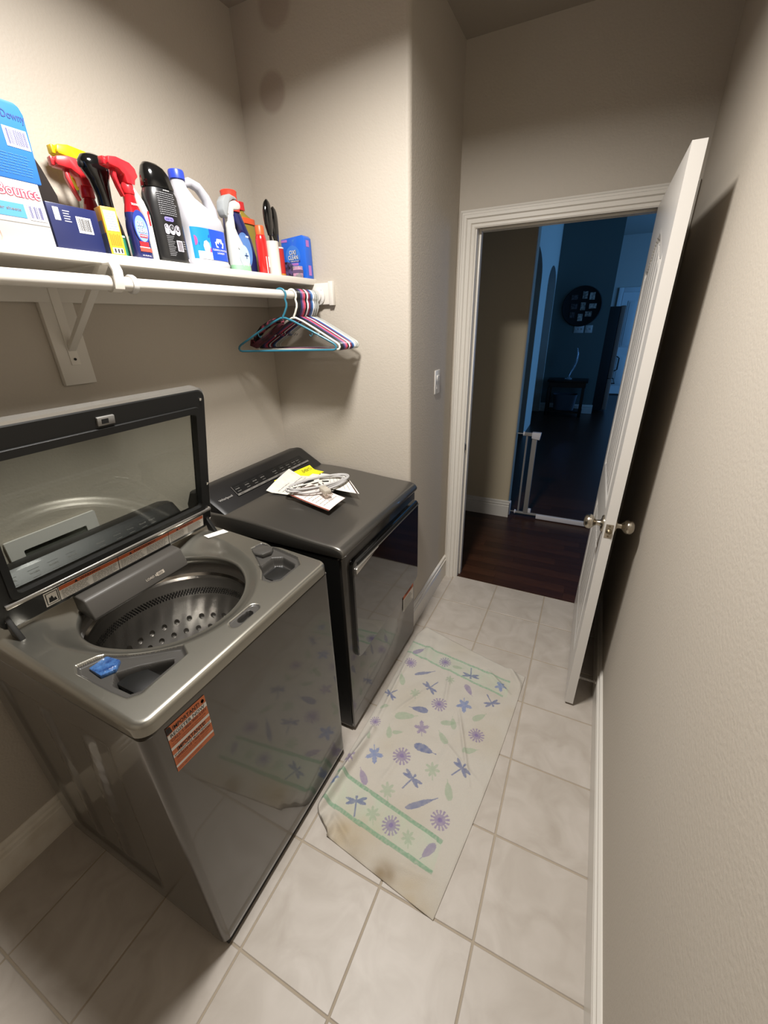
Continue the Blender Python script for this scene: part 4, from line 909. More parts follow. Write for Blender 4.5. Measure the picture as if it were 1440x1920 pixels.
# red-trigger bottle, red and blue
RED=mat('red_plastic','c8232a',.3,coat=.2); REDT=mat('red_translucent','b81f28',.15,trans=.35); NAVYB=mat('navy_bottle','1d2358',.25,coat=.3)
def spray(label,cx,cy,mats_body,head_mat,ang,zt=.16,rx=.024,ry=.030,hk=1.0,lab=None,collar=RED):
    t=thing('spray_bottle',label,'bottle',(cx,cy,S)); m=MB()
    sec=[(0,cx,cy,rx*.9,ry*.92,3),(.004,cx,cy,rx,ry,3),(zt*.50,cx,cy,rx,ry,3),(zt*.72,cx,cy,rx*.86,ry*.84,2.6),(zt*.88,cx,cy,rx*.66,ry*.60,2.2),(zt*1.0,cx,cy,.013,.013,2)]
    m.loft(sec[:4],mi=0,T=Matrix.Translation((0,0,S)),n=40,cap1=False); m.loft(sec[3:],mi=1,T=Matrix.Translation((0,0,S)),n=40,cap0=False); m.build('bottle_body',mats_body,t,ang=60)
    m=MB(); tri_head(m,cx,cy,S+zt+.02,math.cos(ang),math.sin(ang),hk); m.build('trigger_head',head_mat,t); return t
t=spray('red-headed spray bottle with clear red shoulder under the yellow trigger',.112,.507,[mat('pale_blue_body','8f9ab6',.25),REDT],RED,-PI/2-.15,zt=.162,rx=.022,ry=.029,hk=1.12)
m=MB(); m.text('TOTAL',lambda u,v:(.1345-.004,.492+u,S+.118+v),.006,.026,0); m.text('TRIPLE',lambda u,v:(.132,.492+u,S+.108+v),.005,.026,0); m.build('lettering',mat('pale_pink_ink','dca6a6',.5),t)
# black continuous-mist bottle with green label
t=thing('spray_bottle','black spray bottle with round glossy head and green label behind the orange carton','bottle',(.184,.503,S)); c=(.184,.503)
m=MB(); TS=Matrix.Translation((0,0,S)); m.loft([(0,c[0],c[1],.024,.028),(.004,c[0],c[1],.026,.031),(.055,c[0],c[1],.027,.032),(.085,c[0],c[1],.025,.027),(.11,c[0],c[1],.021,.020),(.118,c[0],c[1],.017,.017)],T=TS); m.build('bottle_body',BLACKG,t)
m=MB(); R=[]
for z in(.012,.03,.050,.062): R.append([(c[0]+(.0277 if z<.055 else .0268)*math.cos(a),c[1]+(.0327 if z<.055 else .0314)*math.sin(a),S+z) for a in np.linspace(-1.1,1.0,16)])
m.rings(R,False); m.quad(lambda u,v:(c[0]+.0281,u,v),c[1]+.003,c[1]+.012,S+.056,S+.060,1); m.build('label',[mat('green_label','2f7a5d',.4),mat('white_print','d4d2d2',.5)],t)
m=MB(); m.loft([(.116,c[0],c[1],.0175,.0175),(.122,c[0],c[1],.0185,.0185),(.150,c[0],c[1],.0175,.0185),(.185,c[0],c[1]-.003,.020,.024,2.4),(.205,c[0],c[1]-.006,.024,.034,2.6),(.222,c[0],c[1]-.008,.024,.038,2.4),(.236,c[0],c[1]-.006,.018,.030,2.2),(.243,c[0],c[1]-.004,.006,.012)],T=TS); m.build('mist_head',BLACKG,t,ang=60)
m=MB(); m.lathe([(.008,0),(.008,.006),(.004,.008)],n=16,T=Matrix.Translation((c[0]+.005,c[1]-.043,S+.212))@Matrix.Rotation(PI/2,4,'X')); m.build('nozzle',BLACKP,t)
# stain-remover sprayer with lettering
c=(.240,.538)
t=spray('stain remover spray bottle with red trigger head and round blue label with lettering',c[0],c[1],[NAVYB,REDT],RED,-1.45,zt=.158,rx=.019,ry=.0265,hk=.98)
m=MB(); xf=c[0]+.0196
def el(m,cy,cz,ry,rz,mi,l,n=28): m.add([(xf+l,cy+ry*math.cos(a),S+cz+rz*math.sin(a)) for a in np.linspace(0,2*PI,n+1)[:-1]],[tuple(range(n))],mi)
el(m,c[1],.080,.0225,.040,3,.0004); el(m,c[1],.076,.019,.031,4,.0008)
m.text('OXI',lambda u,v:(xf+.0014,c[1]-.013+u,S+.082+v),.012,.019,0); m.text('CLEAN',lambda u,v:(xf+.0014,c[1]-.015+u,S+.067+v),.012,.031,0)
m.text('OXI',lambda u,v:(xf+.0011,c[1]-.0122+u,S+.0812+v),.0122,.0195,1); m.text('CLEAN',lambda u,v:(xf+.0011,c[1]-.0142+u,S+.0662+v),.0122,.0315,1)
m.prism([(c[1]-.011,S+.055),(c[1]+.013,S+.055),(c[1]+.015,S+.062),(c[1]-.009,S+.063)],xf+.0010,xf+.0014,'x',mi=2); m.text('MAXFORCE',lambda u,v:(xf+.0018,c[1]-.009+u,S+.057+v),.004,.021,0)
m.quad(lambda u,v:(xf+.0006,u,v),c[1]-.016,c[1]+.012,S+.033,S+.045,2); m.quad(lambda u,v:(xf+.0006,u,v),c[1]-.018,c[1]+.014,S+.0305,S+.0325,0); m.quad(lambda u,v:(xf+.0006,u,v),c[1]-.018,c[1]+.018,S+.021,S+.030,5)
m.text('16 FL OZ (473 mL)',lambda u,v:(xf+.0008,c[1]-.015+u,S+.009+v),.004,.026,0); m.text('TRIPLE POWER',lambda u,v:(xf-.003,c[1]-.012+u,S+.130+v),.005,.022,0)
m.build('label',[mat('white_print','d4d2d2',.5),INK,mat('red_print','b3252c',.4),mat('label_navy','2a3b86',.3),mat('label_paleblue','7b93cf',.3),mat('coral_print','dd4a3c',.4)],t)
# white flat bottle with red cap
t=thing('spray_bottle','thin white bottle with red cap squeezed left of the tall black bottle','bottle',(.20,.58,S))
m=MB(); m.loft([(0,.205,.5790,.044,.0095,5),(.115,.205,.5790,.044,.0095,5),(.15,.20,.5790,.036,.0095,4),(.185,.185,.581,.022,.010,3),(.20,.175,.582,.016,.011)],T=TS); m.build('bottle_body',WHITEP,t,ang=60)
m=MB(); m.loft([(.196,.172,.586,.020,.016,3),(.225,.172,.588,.019,.016,3),(.233,.172,.588,.014,.012,3)],T=TS); m.build('cap',RED,t)
m=MB(); m.quad(lambda u,v:(.2496,u,v),.576,.582,S+.09,S+.125,0); m.build('red_print',mat('red_print','b3252c',.4),t)
# tall black bottle
BKB=mat('black_bottle','161617',.33,coat=.2); c=(.228,.648)
t=thing('detergent_bottle','tall black rounded bottle with purple tag and three white icons','bottle',(c[0],c[1],S))
sec=[(0,c[0],c[1],.030,.050,2.6),(.004,c[0],c[1],.033,.053,2.6),(.02,c[0],c[1],.034,.0545,2.6),(.10,c[0],c[1]-.001,.034,.054,2.6),(.150,c[0],c[1]-.001,.034,.0545,2.6),(.175,c[0],c[1],.033,.051,2.5),(.188,c[0],c[1],.030,.046,2.4),(.190,c[0],c[1],.029,.045,2.4)]
m=MB(); m.loft(sec,T=TS,n=56); m.build('bottle_body',BKB,t,ang=50)
m=MB(); m.loft([(.190,c[0],c[1],.031,.0475,2.4),(.193,c[0],c[1],.032,.048,2.4),(.222,c[0],c[1]-.002,.029,.043,2.4),(.240,c[0],c[1]-.006,.022,.033,2.4),(.249,c[0],c[1]-.010,.013,.022,2.4)],T=TS,n=56); cap=m.build('cap',BLACKG,t,ang=60)
def srf(y_,z_,l=.0006):   # front surface of the superellipse bottle
    ry=.0545; q=min(abs((y_-c[1])/ry),.999); return (c[0]+.034*(1-q**2.6)**(1/2.6)+l+.0004,y_,z_)
m=MB()
for r_ in range(11):
    x=c[1]-.034; v=S+.176-r_*.0052
    while x<c[1]+.018: q=random.uniform(.002,.007); m.quad(lambda u,w_:srf(u,w_),x,x+q,v,v+.0022,0,2,1); x+=q+.0012
m.text('purpose',lambda u,v:srf(c[1]-.012+u,S+.182+v),.003,.020,1)
pl=lambda y0,y1,z0,z1,r_,mi,l:m.add([srf(a,b,l) for a,b in rrect(y0,y1,z0,z1,r_,4)],[tuple(range(20))],mi)
pl(c[1]-.026,c[1]+.004,S+.1085,S+.119,.005,2,.0006); m.text('SWEET PEA',lambda u,v:srf(c[1]-.023+u,S+.1115+v,.0012),.004,.023,3)
for k in range(3):
    yc=c[1]-.027+k*.0195+(0.003 if k==0 else 0); hw=.0085 if k else .006
    pl(yc-hw,yc+hw,S+.075,S+.101,hw-.0002,4,.0006); 
    m.add([srf(yc+(hw-.0012)*math.cos(a),S+.101-hw+(hw-.0012)*math.sin(a),.0012) for a in np.linspace(0,2*PI,17)[:-1]],[tuple(range(16))],3)
    m.add([srf(yc+a,S+.101-hw+b,.0018) for a,b in(((-.003,-.004),(.003,-.004),(.003,.001),(.005,.003),(.002,.005),(-.002,.005),(-.005,.003),(-.003,.001)) if k==2 else ((0,-.005),(.003,-.001),(0,.005),(-.003,-.001)))],[tuple(range(8 if k==2 else 4))],4 if k!=1 else 0)
m.quad(lambda u,v:srf(u,v),c[1]+.000,c[1]+.021,S+.034,S+.062,4,3,1)
for k in range(13): m.quad(lambda u,v:srf(u,v,.0012),c[1]+.002,c[1]+.019,S+.036+k*.0019,S+.0369+k*.0019,0,3,1)
for k in range(12): m.quad(lambda u,v:srf(u,v),c[1]-.030,c[1]-.006-.003*(k%3),S+.070-k*.0045,S+.0715-k*.0045,0,3,1)
for k in range(4): m.quad(lambda u,v:srf(u,v),c[1]+.024,c[1]+.034,S+.060-k*.006,S+.0625-k*.006,0,2,1)
m.text('08',lambda u,v:srf(c[1]+.036+u,S+.010+v),.007,.008,4)
m.build('label',[mat('grey_label_ink','77777a',.5),mat('white_print','d4d2d2',.5),mat('purple_tag','7d74bd',.4),INK,mat('icon_lilac','dcd3e2',.5)],t)
# white bleach jug
c=(.190,.820); JW=mat('jug_white','a9a9b0',.35,bump=(160,.1,.001))
t=thing('bleach_jug','white jug with blue cap, side handle and blue laundry label','jug',(c[0],c[1],S))
m=MB()
def jsec(z,y0,y1,rx,e=3.5): return (z,c[0],(y0+y1)/2,rx,(y1-y0)/2,e)
m.loft([jsec(0,.742,.896,.046),jsec(.005,.737,.901,.050),jsec(.018,.736,.902,.052),jsec(.024,.739,.898,.050),jsec(.118,.739,.898,.050),jsec(.126,.737,.899,.052),jsec(.150,.738,.892,.050),jsec(.166,.738,.872,.046,3),jsec(.180,.738,.845,.040,2.8),jsec(.200,.738,.808,.030,2.4),jsec(.225,.738,.788,.022,2),jsec(.242,.741,.781,.019,2)],T=TS,n=56)
pts=[(c[0],.772,S+.236),(c[0],.805,S+.246),(c[0],.838,S+.240),(c[0],.866,S+.216),(c[0],.882,S+.184),(c[0],.884,S+.145)]
m.tube(pts,[.011,.014,.015,.016,.019,.022],14); m.build('jug_body',JW,t,ang=60)
m=MB(); m.lathe([(.0215,.242),(.0235,.244),(.0235,.262),(.0215,.267),(0,.267)],c=(c[0],.761),n=36,T=TS); m.build('cap',mat('royal_blue_cap','2a3fb0',.35),t)
def jf(y_,z_,l=.0006):
    y_=.744+(y_-.744)*.66 if y_<.838 else .806+(y_-.838)*1.3
    ry=.0795; q=min(abs((y_-.8185)/ry),.9995); return (c[0]+.050*(1-q**3.5)**(1/3.5)+l,y_,z_)
m=MB(); m.quad(lambda u,v:jf(u,v),.744,.8975,S+.028,S+.116,0,30,1); m.quad(lambda u,v:jf(u,v,.0010),.838,.8970,S+.028,S+.116,1,16,1)
m.quad(lambda u,v:jf(u,v,.0010),.760,.838,S+.028,S+.050,2,8,1)
m.add([jf(.768,S+.066,.0012),jf(.835,S+.092,.0012),jf(.835,S+.100,.0012),jf(.768,S+.074,.0012)],[(0,1,2,3)],1); m.add([jf(.778,S+.050,.0009),jf(.837,S+.050,.0009),jf(.837,S+.080,.0009)],[(0,1,2)],3)
bl=[(.795,.050),(.824,.050),(.830,.062),(.826,.075),(.812,.082),(.797,.078),(.790,.066)]; m.add([jf(a,S+b,.0014) for a,b in bl],[tuple(range(7))],2); m.add([jf(a,S+b,.0018) for a,b in((.826,.050),(.836,.050),(.836,.060),(.830,.066))],[(0,1,2,3)],4)
el2=[(.752+.012*math.cos(a),.079+.014*math.sin(a)) for a in np.linspace(-PI/2,PI/2,12)]; m.add([jf(max(a,.745),S+b,.0014) for a,b in el2],[tuple(range(12))],4)
bk=[(.856,.066),(.880,.066),(.883,.082),(.879,.082),(.877,.092),(.860,.092),(.857,.082),(.853,.082)]; m.add([jf(a,S+b,.0014) for a,b in bk],[tuple(range(8))],2)
for k in range(3): m.quad(lambda u,v:jf(u,v,.0018),.858+k*.007,.863+k*.007,S+.071,S+.0785,1,2,1)
m.text('CLEANS & WHITENS',lambda u,v:jf(.842+u,S+.056+v,.0014),.0055,.052,2); m.text('LAUNDRY',lambda u,v:jf(.856+u,S+.047+v,.0014),.0055,.026,2)
m.build('label',[mat('sky_blue_label','1f7cc8',.3),mat('deep_blue_label','1f48bd',.3),mat('white_print','d4d2d2',.5),mat('aqua_print','45a8b8',.4),mat('magenta_print','a0427e',.4)],t)
# white and grey sprayer with green base
c=(.218,.955); t=thing('spray_bottle','white and grey sprayer with pale green base right of the white jug','bottle',(c[0],c[1],S))
FW=mat('frosted_white','bcbebd',.25,coat=.3); FG=mat('frosted_green','8fc09a',.2,coat=.3)
m=MB(); m.loft([(0,c[0],c[1]+.004,.026,.038,2.6),(.005,c[0],c[1]+.004,.028,.041,2.6),(.024,c[0],c[1]+.003,.028,.041,2.6)],T=TS,mi=1,n=44,cap1=False)
m.loft([(.024,c[0],c[1]+.003,.028,.041,2.6),(.055,c[0],c[1]+.000,.027,.038,2.6),(.090,c[0],c[1]-.008,.023,.030,2.4),(.120,c[0],c[1]-.016,.018,.021,2.2),(.140,c[0],c[1]-.020,.0155,.017,2)],T=TS,mi=0,n=44,cap0=False); m.build('bottle_body',[FW,FG],t,ang=60)
m=MB(); m.lathe([(.0165,.138),(.0165,.172),(.015,.182)],c=(c[0],c[1]-.020),n=28,T=TS)
TT=Matrix.Translation((c[0],c[1]-.022,S+.176)); m.prism([(-.014,0),(.014,0),(.018,.018),(.040,.022),(.052,.026),(.056,.034),(.052,.044),(.030,.048),(.0,.040),(-.012,.02)],-.014,.014,'x',b=.005,T=TT)
m.build('sprayer_neck',WHITEP,t)
m=MB(); m.prism([(-.020,-.012),(-.012,.010),(.0,.036),(.022,.050),(.044,.050),(.030,.058),(.006,.062),(-.018,.052),(-.032,.036),(-.036,.010),(-.030,-.006)],-.016,.016,'x',b=.006,T=TT); m.build('trigger_head',mat('cool_grey_plastic','8e9294',.35),t)
m=MB(); sf=lambda u,v,l=.0285:(c[0]+l,u,v); 
m.add([sf(c[1]+.002+.026*math.cos(a),S+.052+.036*math.sin(a),.0276) for a in np.linspace(0,2*PI,25)[:-1]],[tuple(range(24))],0); m.box(c[0]+.0282,c[0]+.0288,c[1]+.002,c[1]+.020,S+.054,S+.057,1); m.box(c[0]+.0282,c[0]+.0288,c[1]+.0095,c[1]+.0125,S+.046,S+.064,1)
m.add([sf(c[1]-.016+.008*math.cos(a),S+.082+.009*math.sin(a),.0266) for a in np.linspace(0,2*PI,17)[:-1]],[tuple(range(16))],2); m.quad(lambda u,v:sf(u,v,.0272),c[1]-.006,c[1]+.016,S+.080,S+.083,1)
m.build('label',[mat('pale_blue_label','a9bcc6',.3),DB,mat('white_print','d4d2d2',.5)],t)
# navy bottle with red cap
c=(.138,1.055); t=thing('detergent_bottle','curvy navy blue bottle with tall red cap behind the white sprayer','bottle',(c[0],c[1],S))
m=MB(); m.loft([(0,c[0],c[1],.032,.066,3),(.005,c[0],c[1],.035,.069,3),(.07,c[0],c[1]+.002,.035,.068,3),(.13,c[0],c[1]-.002,.034,.058,2.8),(.17,c[0],c[1]-.010,.031,.046,2.6),(.20,c[0],c[1]-.016,.027,.038,2.4),(.212,c[0],c[1]-.017,.025,.034,2.2)],T=TS,n=50); m.build('bottle_body',NAVYB,t,ang=60)
m=MB(); m.lathe([(.032,.210),(.033,.214),(.030,.224),(.028,.262),(.030,.274),(.027,.277),(.0,.277)],c=(c[0],c[1]-.018),n=36,T=TS); m.build('cap',mat('bright_red_cap','e0402f',.35),t)
m=MB(); m.add([(c[0]+.0362,c[1]-.012+.040*math.cos(a),S+.085+.06*math.sin(a)) for a in np.linspace(0,2*PI,29)[:-1]],[tuple(range(28))],0); m.quad(lambda u,v:(c[0]+.0368,u,v),c[1]+.0,c[1]+.016,S+.13,S+.136,1); m.build('label',[mat('label_midblue','5b85c4',.3),mat('white_print','d4d2d2',.5)],t)
# amber bottle with red cap at the back
c=(.085,1.155); t=thing('cleaner_bottle','amber bottle with small red cap and orange collar at the back','bottle',(c[0],c[1],S))
AMB=mat('amber_plastic','a8963a',.2,trans=.35); OR=mat('orange_collar','e2572b',.4)
m=MB(); m.loft([(0,c[0],c[1]+.02,.026,.034,3),(.14,c[0],c[1]+.02,.026,.036,3),(.18,c[0],c[1]+.012,.024,.044,3),(.215,c[0],c[1]+.010,.020,.040,2.4),(.232,c[0],c[1]-.006,.014,.018),(.242,c[0],c[1]-.010,.012,.013)],T=TS); m.build('bottle_body',AMB,t,ang=60)
m=MB(); m.loft([(.196,c[0],c[1]+.010,.027,.045,3),(.215,c[0],c[1]+.010,.027,.045,3)],T=TS); m.build('collar',OR,t)
m=MB(); m.loft([(.240,c[0],c[1]-.010,.016,.018,4),(.268,c[0],c[1]-.010,.015,.017,4)],T=TS); m.build('cap',RED,t)
# red tube
c=(.220,1.088); t=thing('cleaner_bottle','slim glossy red bottle left of the white lint roller','bottle',(c[0],c[1],S))
m=MB(); m.loft([(0,c[0],c[1],.019,.020),(.003,c[0],c[1],.021,.0215),(.12,c[0],c[1],.021,.0215),(.135,c[0],c[1],.018,.018),(.138,c[0],c[1],.016,.0165)],T=TS); m.build('bottle_body',mat('red_gloss','c8211f',.2,coat=.6),t,ang=60)
m=MB(); m.lathe([(.0165,.137),(.0165,.165),(.0145,.168),(0,.168)],c=c,n=28,T=TS); m.build('cap',OR,t)
m=MB(); m.quad(lambda u,v:(c[0]+.0216,u,v),c[1]+.004,c[1]+.011,S+.03,S+.065,0); m.quad(lambda u,v:(c[0]+.0216,u,v),c[1]-.008,c[1]-.003,S+.005,S+.065,0); m.build('white_print',mat('white_print','d4d2d2',.5),t)
# lint rollers
def roller(label,cx,cy,mt_,rr_,h0,h1,hz,grp='lint rollers at the right end of the shelf'):
    t=thing('lint_roller',label,'lint roller',(cx,cy,S),grp); m=MB(); m.lathe([(rr_,.001),(rr_,h1),(rr_-.006,h1),(.012,h1-.002),(0,h1-.002)],c=(cx,cy),n=36,T=TS); m.build('roll',mt_,t)
    m=MB(); m.tube([(cx,cy,S+h1-.01),(cx,cy-.002,S+h1+.012),(cx,cy-.002,S+h1+.03)],.006,12); P=[(cx,cy-.002,S+h1+.02)]
    zs=np.linspace(h1+.02,hz,14); Rr=[.0085,.0095,.011,.0125,.0135,.014,.0145,.0148,.0148,.0145,.0135,.012,.009,.003]
    m.loft([(z,cx,cy-.002-(.004*math.sin(k/13*PI)),r_*.95,r_*1.45) for k,(z,r_) in enumerate(zip(zs,Rr))],T=TS,n=24); m.build('handle',BLACKG,t,ang=60); return t
roller('lint roller with bare white roll and long black handle',.222,1.150,mat('white_roll','cdc6bb',.7),.0255,0,.124,.262)
t=roller('lint roller in red paper sleeve with black handle, right of the white one',.200,1.212,mat('red_sleeve','a8231c',.5),.0235,0,.112,.252)
m=MB(); m.rings([[(.200+.0238*math.cos(a),1.212+.0238*math.sin(a),S+z) for a in np.linspace(0,2*PI,29)[:-1]] for z in(.012,.016)],True,mi=0); m.rings([[(.200+.0238*math.cos(a),1.212+.0238*math.sin(a),S+z) for a in np.linspace(0,2*PI,29)[:-1]] for z in(.107,.112)],True,mi=1); m.build('sleeve_print',[mat('gold_print','b98a2c',.5),mat('white_print','d4d2d2',.5)],t)
c=(.075,1.255); t=thing('cleaner_bottle','olive green rounded bottle behind the lint rollers','bottle',(c[0],c[1],S))
m=MB(); m.loft([(0,c[0],c[1],.026,.026),(.13,c[0],c[1],.027,.027),(.16,c[0],c[1],.024,.024),(.185,c[0],c[1],.014,.014),(.19,c[0],c[1],.012,.012)],T=TS); m.build('bottle_body',mat('olive_plastic','6d6a3e',.3),t,ang=60)
m=MB(); m.lathe([(.014,.188),(.014,.206),(.012,.208)],c=c,n=24,T=TS); m.build('cap',BLACKP,t)
# blue stain remover carton at the right end, face turned to the room
TB=Matrix.Translation((.226,1.308,S))@Matrix.Rotation(-.02,4,'Z'); t=thing('powder_box','blue carton with round lettering label at the right end of the shelf','box',(.226,1.308,S))
m=MB(); P_=rrect(-.058,.062,0,.150,.012,4)[:]; m.prism([(-.062,0),(.062,0),(.062,.150),(.050,.160),(-.062,.152)],-.024,.024,'y',b=.003,T=TB); m.build('carton',mat('cobalt_carton','1f5fc8',.35,coat=.2),t)
m=MB(); g_=lambda u,v,l=.0245:tuple(TB@Vector((u,-l,v)))
m.add([g_(-.004+.038*math.cos(a),.088+.038*math.sin(a)) for a in np.linspace(0,2*PI,33)[:-1]],[tuple(range(32))],3)
m.text('OXI',lambda u,v:g_(-.022+u,.092+v,.0254),.017,.034,0); m.text('CLEAN',lambda u,v:g_(-.030+u,.074+v,.0254),.016,.052,0)
m.text('OXI',lambda u,v:g_(-.0208+u,.0908+v,.0250),.0175,.035,1); m.text('CLEAN',lambda u,v:g_(-.0288+u,.0728+v,.0250),.0165,.053,1)
m.quad(lambda u,v:g_(u,v,.0250),-.024,.032,.063,.071,4); m.quad(lambda u,v:g_(u,v,.0250),-.014,.022,.052,.061,2); m.quad(lambda u,v:g_(u,v,.0250),-.060,-.028,.140,.149,2); m.add([g_(-.004,.146),g_(.012,.148),g_(.004,.136)],[(0,1,2)],3)
m.text('VERSATILE',lambda u,v:g_(-.020+u,.0655+v,.0254),.0045,.045,0)
m.quad(lambda u,v:tuple(TB@Vector((.0626,u,v))),-.015,.006,.118,.142,2); m.quad(lambda u,v:tuple(TB@Vector((.0626,u,v))),-.010,.010,.012,.050,2)
m.build('label',[mat('white_print','d4d2d2',.5),INK,mat('lilac_print','a86bb5',.5),mat('label_paleblue2','3a74cc',.3),mat('label_navy','2a3b86',.3)],t)
# small packets before it
t=thing('sponge','dark patterned half-round scrubber leaning before the blue carton','sponge',(.215,1.245,S))
m=MB(); m.prism([(.170,S),(.260,S)]+[(.215+.045*math.cos(a),S+.062*math.sin(a)) for a in np.linspace(.1,PI-.1,12)],1.238,1.252,'y',b=.002) ; m.build('scrubber',mat('dark_pattern','15151f',.5,var=(60,'4a3d63',.08)),t)
t=thing('small_packet','small grey and pink packet lying before the blue carton','packet',(.262,1.247,S))
m=MB(); m.box(.247,.283,1.236,1.262,S,S+.044,0,.003); m.build('packet',mat('grey_packet','7c7a7c',.4,var=(50,'b889a8',.1)),t)
m=MB(); m.box(.247,.2835,1.2355,1.262,S+.018,S+.030,0); m.build('pink_band',mat('packet_band','5a4a68',.4),t)
# ================================================================ TOWEL ON THE FLOOR
MOT=[('F', 1.018, 1.17, 0.033, 0.0), ('F', 0.854, 1.092, 0.033, 0.0), ('F', 1.074, 0.908, 0.038, 0.0), ('F', 0.842, 0.702, 0.025, 0.0), ('F', 1.015, 0.602, 0.039, 0.0), ('F', 1.272, 0.824, 0.035, 0.0), ('F', 1.082, 0.35, 0.034, 0.0), ('F', 1.236, 0.441, 0.036, 0.0), ('D', 1.006, 0.99, 0.042, 1.06), ('D', 0.845, 0.87, 0.035, 1.11), ('D', 1.162, 1.147, 0.042, 1.78), ('D', 1.29, 1.022, 0.038, 2.25), ('D', 1.085, 0.527, 0.043, -1.95), ('D', 1.249, 0.649, 0.04, -2.17), ('D', 0.933, 0.36, 0.041, -1.2), ('M', 1.181, 0.952, 0.038, -1.31), ('M', 0.908, 0.563, 0.038, -1.09), ('M', 1.314, 1.13, 0.03, -1.37), ('M', 0.812, 0.397, 0.023, -1.01), ('m', 1.044, 0.758, 0.035, 1.94), ('m', 0.824, 0.498, 0.027, 2.08), ('g', 0.947, 0.922, 0.032, 1.96), ('g', 1.149, 0.603, 0.038, 1.92), ('g', 1.019, 0.456, 0.037, 2.03), ('g', 1.077, 1.068, 0.029, 1.86), ('g', 1.006, 0.357, 0.033, 2.06), ('g', 1.152, 0.342, 0.031, 1.98), ('E', 0.939, 1.054, 0.046, 0.62), ('E', 1.148, 0.46, 0.055, 0.72), ('B', 1.003, 0.844, 0.038, -3.03), ('B', 1.084, 0.672, 0.041, -0.02), ('P', 1.175, 1.049, 0.032, -0.85), ('P', 0.911, 0.46, 0.032, 2.36), ('P', 1.232, 0.336, 0.031, -2.05), ('P', 0.861, 1.186, 0.035, 0.94), ('G', 0.858, 0.969, 0.033, 2.09), ('G', 0.921, 0.68, 0.029, 2.0), ('G', 0.953, 0.695, 0.022, 0.45), ('G', 0.845, 0.789, 0.021, 0.76), ('G', 0.95, 0.784, 0.045, 0.42), ('G', 1.141, 0.83, 0.032, 0.42), ('G', 1.165, 0.836, 0.029, 1.97), ('G', 1.146, 0.75, 0.032, 2.38), ('G', 1.261, 0.742, 0.03, 0.53), ('G', 1.259, 0.916, 0.033, 0.86), ('G', 1.234, 0.549, 0.034, 1.98), ('G', 1.087, 1.161, 0.025, 0.14), ('G', 0.85, 0.622, 0.017, 1.83)]
NU,NV=230,470
u=np.linspace(0,1,NU); v=np.linspace(0,1,NV); U,V_=np.meshgrid(u,v)
A_=np.array((.832,1.392)); B_=np.array((1.414,1.245)); C_=np.array((1.305,.172)); 
# left edge bulges towards the appliances; near edge is rumpled towards the washer
def Lf(v): 
    y=.225+(1.392-.225)*v; x=.800+.010*np.sin(v*3)+.03*np.clip(v-.93,0,1)/.07; x=x+.09*np.exp(-(v/.035)**2)
    return np.stack([x,y],-1)
def Rt(v): p=C_[None,:]*(1-v[:,None])+B_[None,:]*v[:,None]; p[:,0]+=.012*np.sin(v*PI); return p
LL=Lf(v); RRt=Rt(v)
Xw=LL[:,None,0]*(1-U)+RRt[:,None,0]*U; Yw=LL[:,None,1]*(1-U)+RRt[:,None,1]*U
Yw+= .012*np.sin(U*PI)*(V_>.5)*(V_-.5)*-1
# slack and folds (real relief)
Zw=np.full_like(Xw,.0045)
def ridge(x0,y0,x1,y1,w_,h): 
    ex,ey=x1-x0,y1-y0; t=np.clip(((Xw-x0)*ex+(Yw-y0)*ey)/(ex*ex+ey*ey),0,1); d=np.hypot(Xw-x0-ex*t,Yw-y0-ey*t); return h*np.exp(-(d/w_)**2)*np.sin(np.clip(t,.05,.95)*PI)**.5
def n2(s,seed):
    r=np.random.RandomState(seed); Z=np.zeros_like(Xw)
    for k in range(14):
        a=r.uniform(0,PI); f_=s*r.uniform(.6,1.5); Z+=np.sin((Xw*math.cos(a)+Yw*math.sin(a))*f_+r.uniform(0,6))
    return Z/14
Zw+=.008*np.abs(n2(30,1))+.004*n2(75,2)
Zw+=ridge(.815,.235,.852,.66,.014,.034)+ridge(.80,.27,.90,.215,.012,.022)+ridge(.852,.66,.83,1.2,.010,.010)
Zw+=ridge(1.30,.60,1.16,.93,.008,.009)+ridge(1.40,1.17,1.32,1.29,.014,.016)+ridge(1.06,1.12,1.10,.90,.010,.008)+ridge(.98,.45,1.02,.65,.012,.006)+ridge(1.16,.55,1.2,.9,.02,.005)+ridge(1.12,.25,1.30,.27,.014,.006)+ridge(.93,1.1,.9,1.3,.02,.01)+ridge(.86,.30,.98,.24,.012,.010)+ridge(1.24,1.20,1.36,1.10,.010,.010)+ridge(1.13,.75,1.34,.62,.010,.006)+ridge(.9,.78,1.0,.98,.010,.006)
dl=np.hypot(Xw-.86,(Yw-.235)*.9); Zw+=.018*np.exp(-(dl/.035)**2)+.010*np.sin(Xw*150)*np.exp(-((Yw-.235)/.05)**2)*np.exp(-((Xw-.85)/.06)**2)
edge=np.minimum.reduce([U*.5,(1-U)*.5,V_*1.2,(1-V_)*1.2]); Zw=.003+(Zw-.003)*np.clip(edge/.010+.25,0,1); Zw=np.maximum(Zw,.003)
XW,YW=Xw.copy(),Yw.copy()
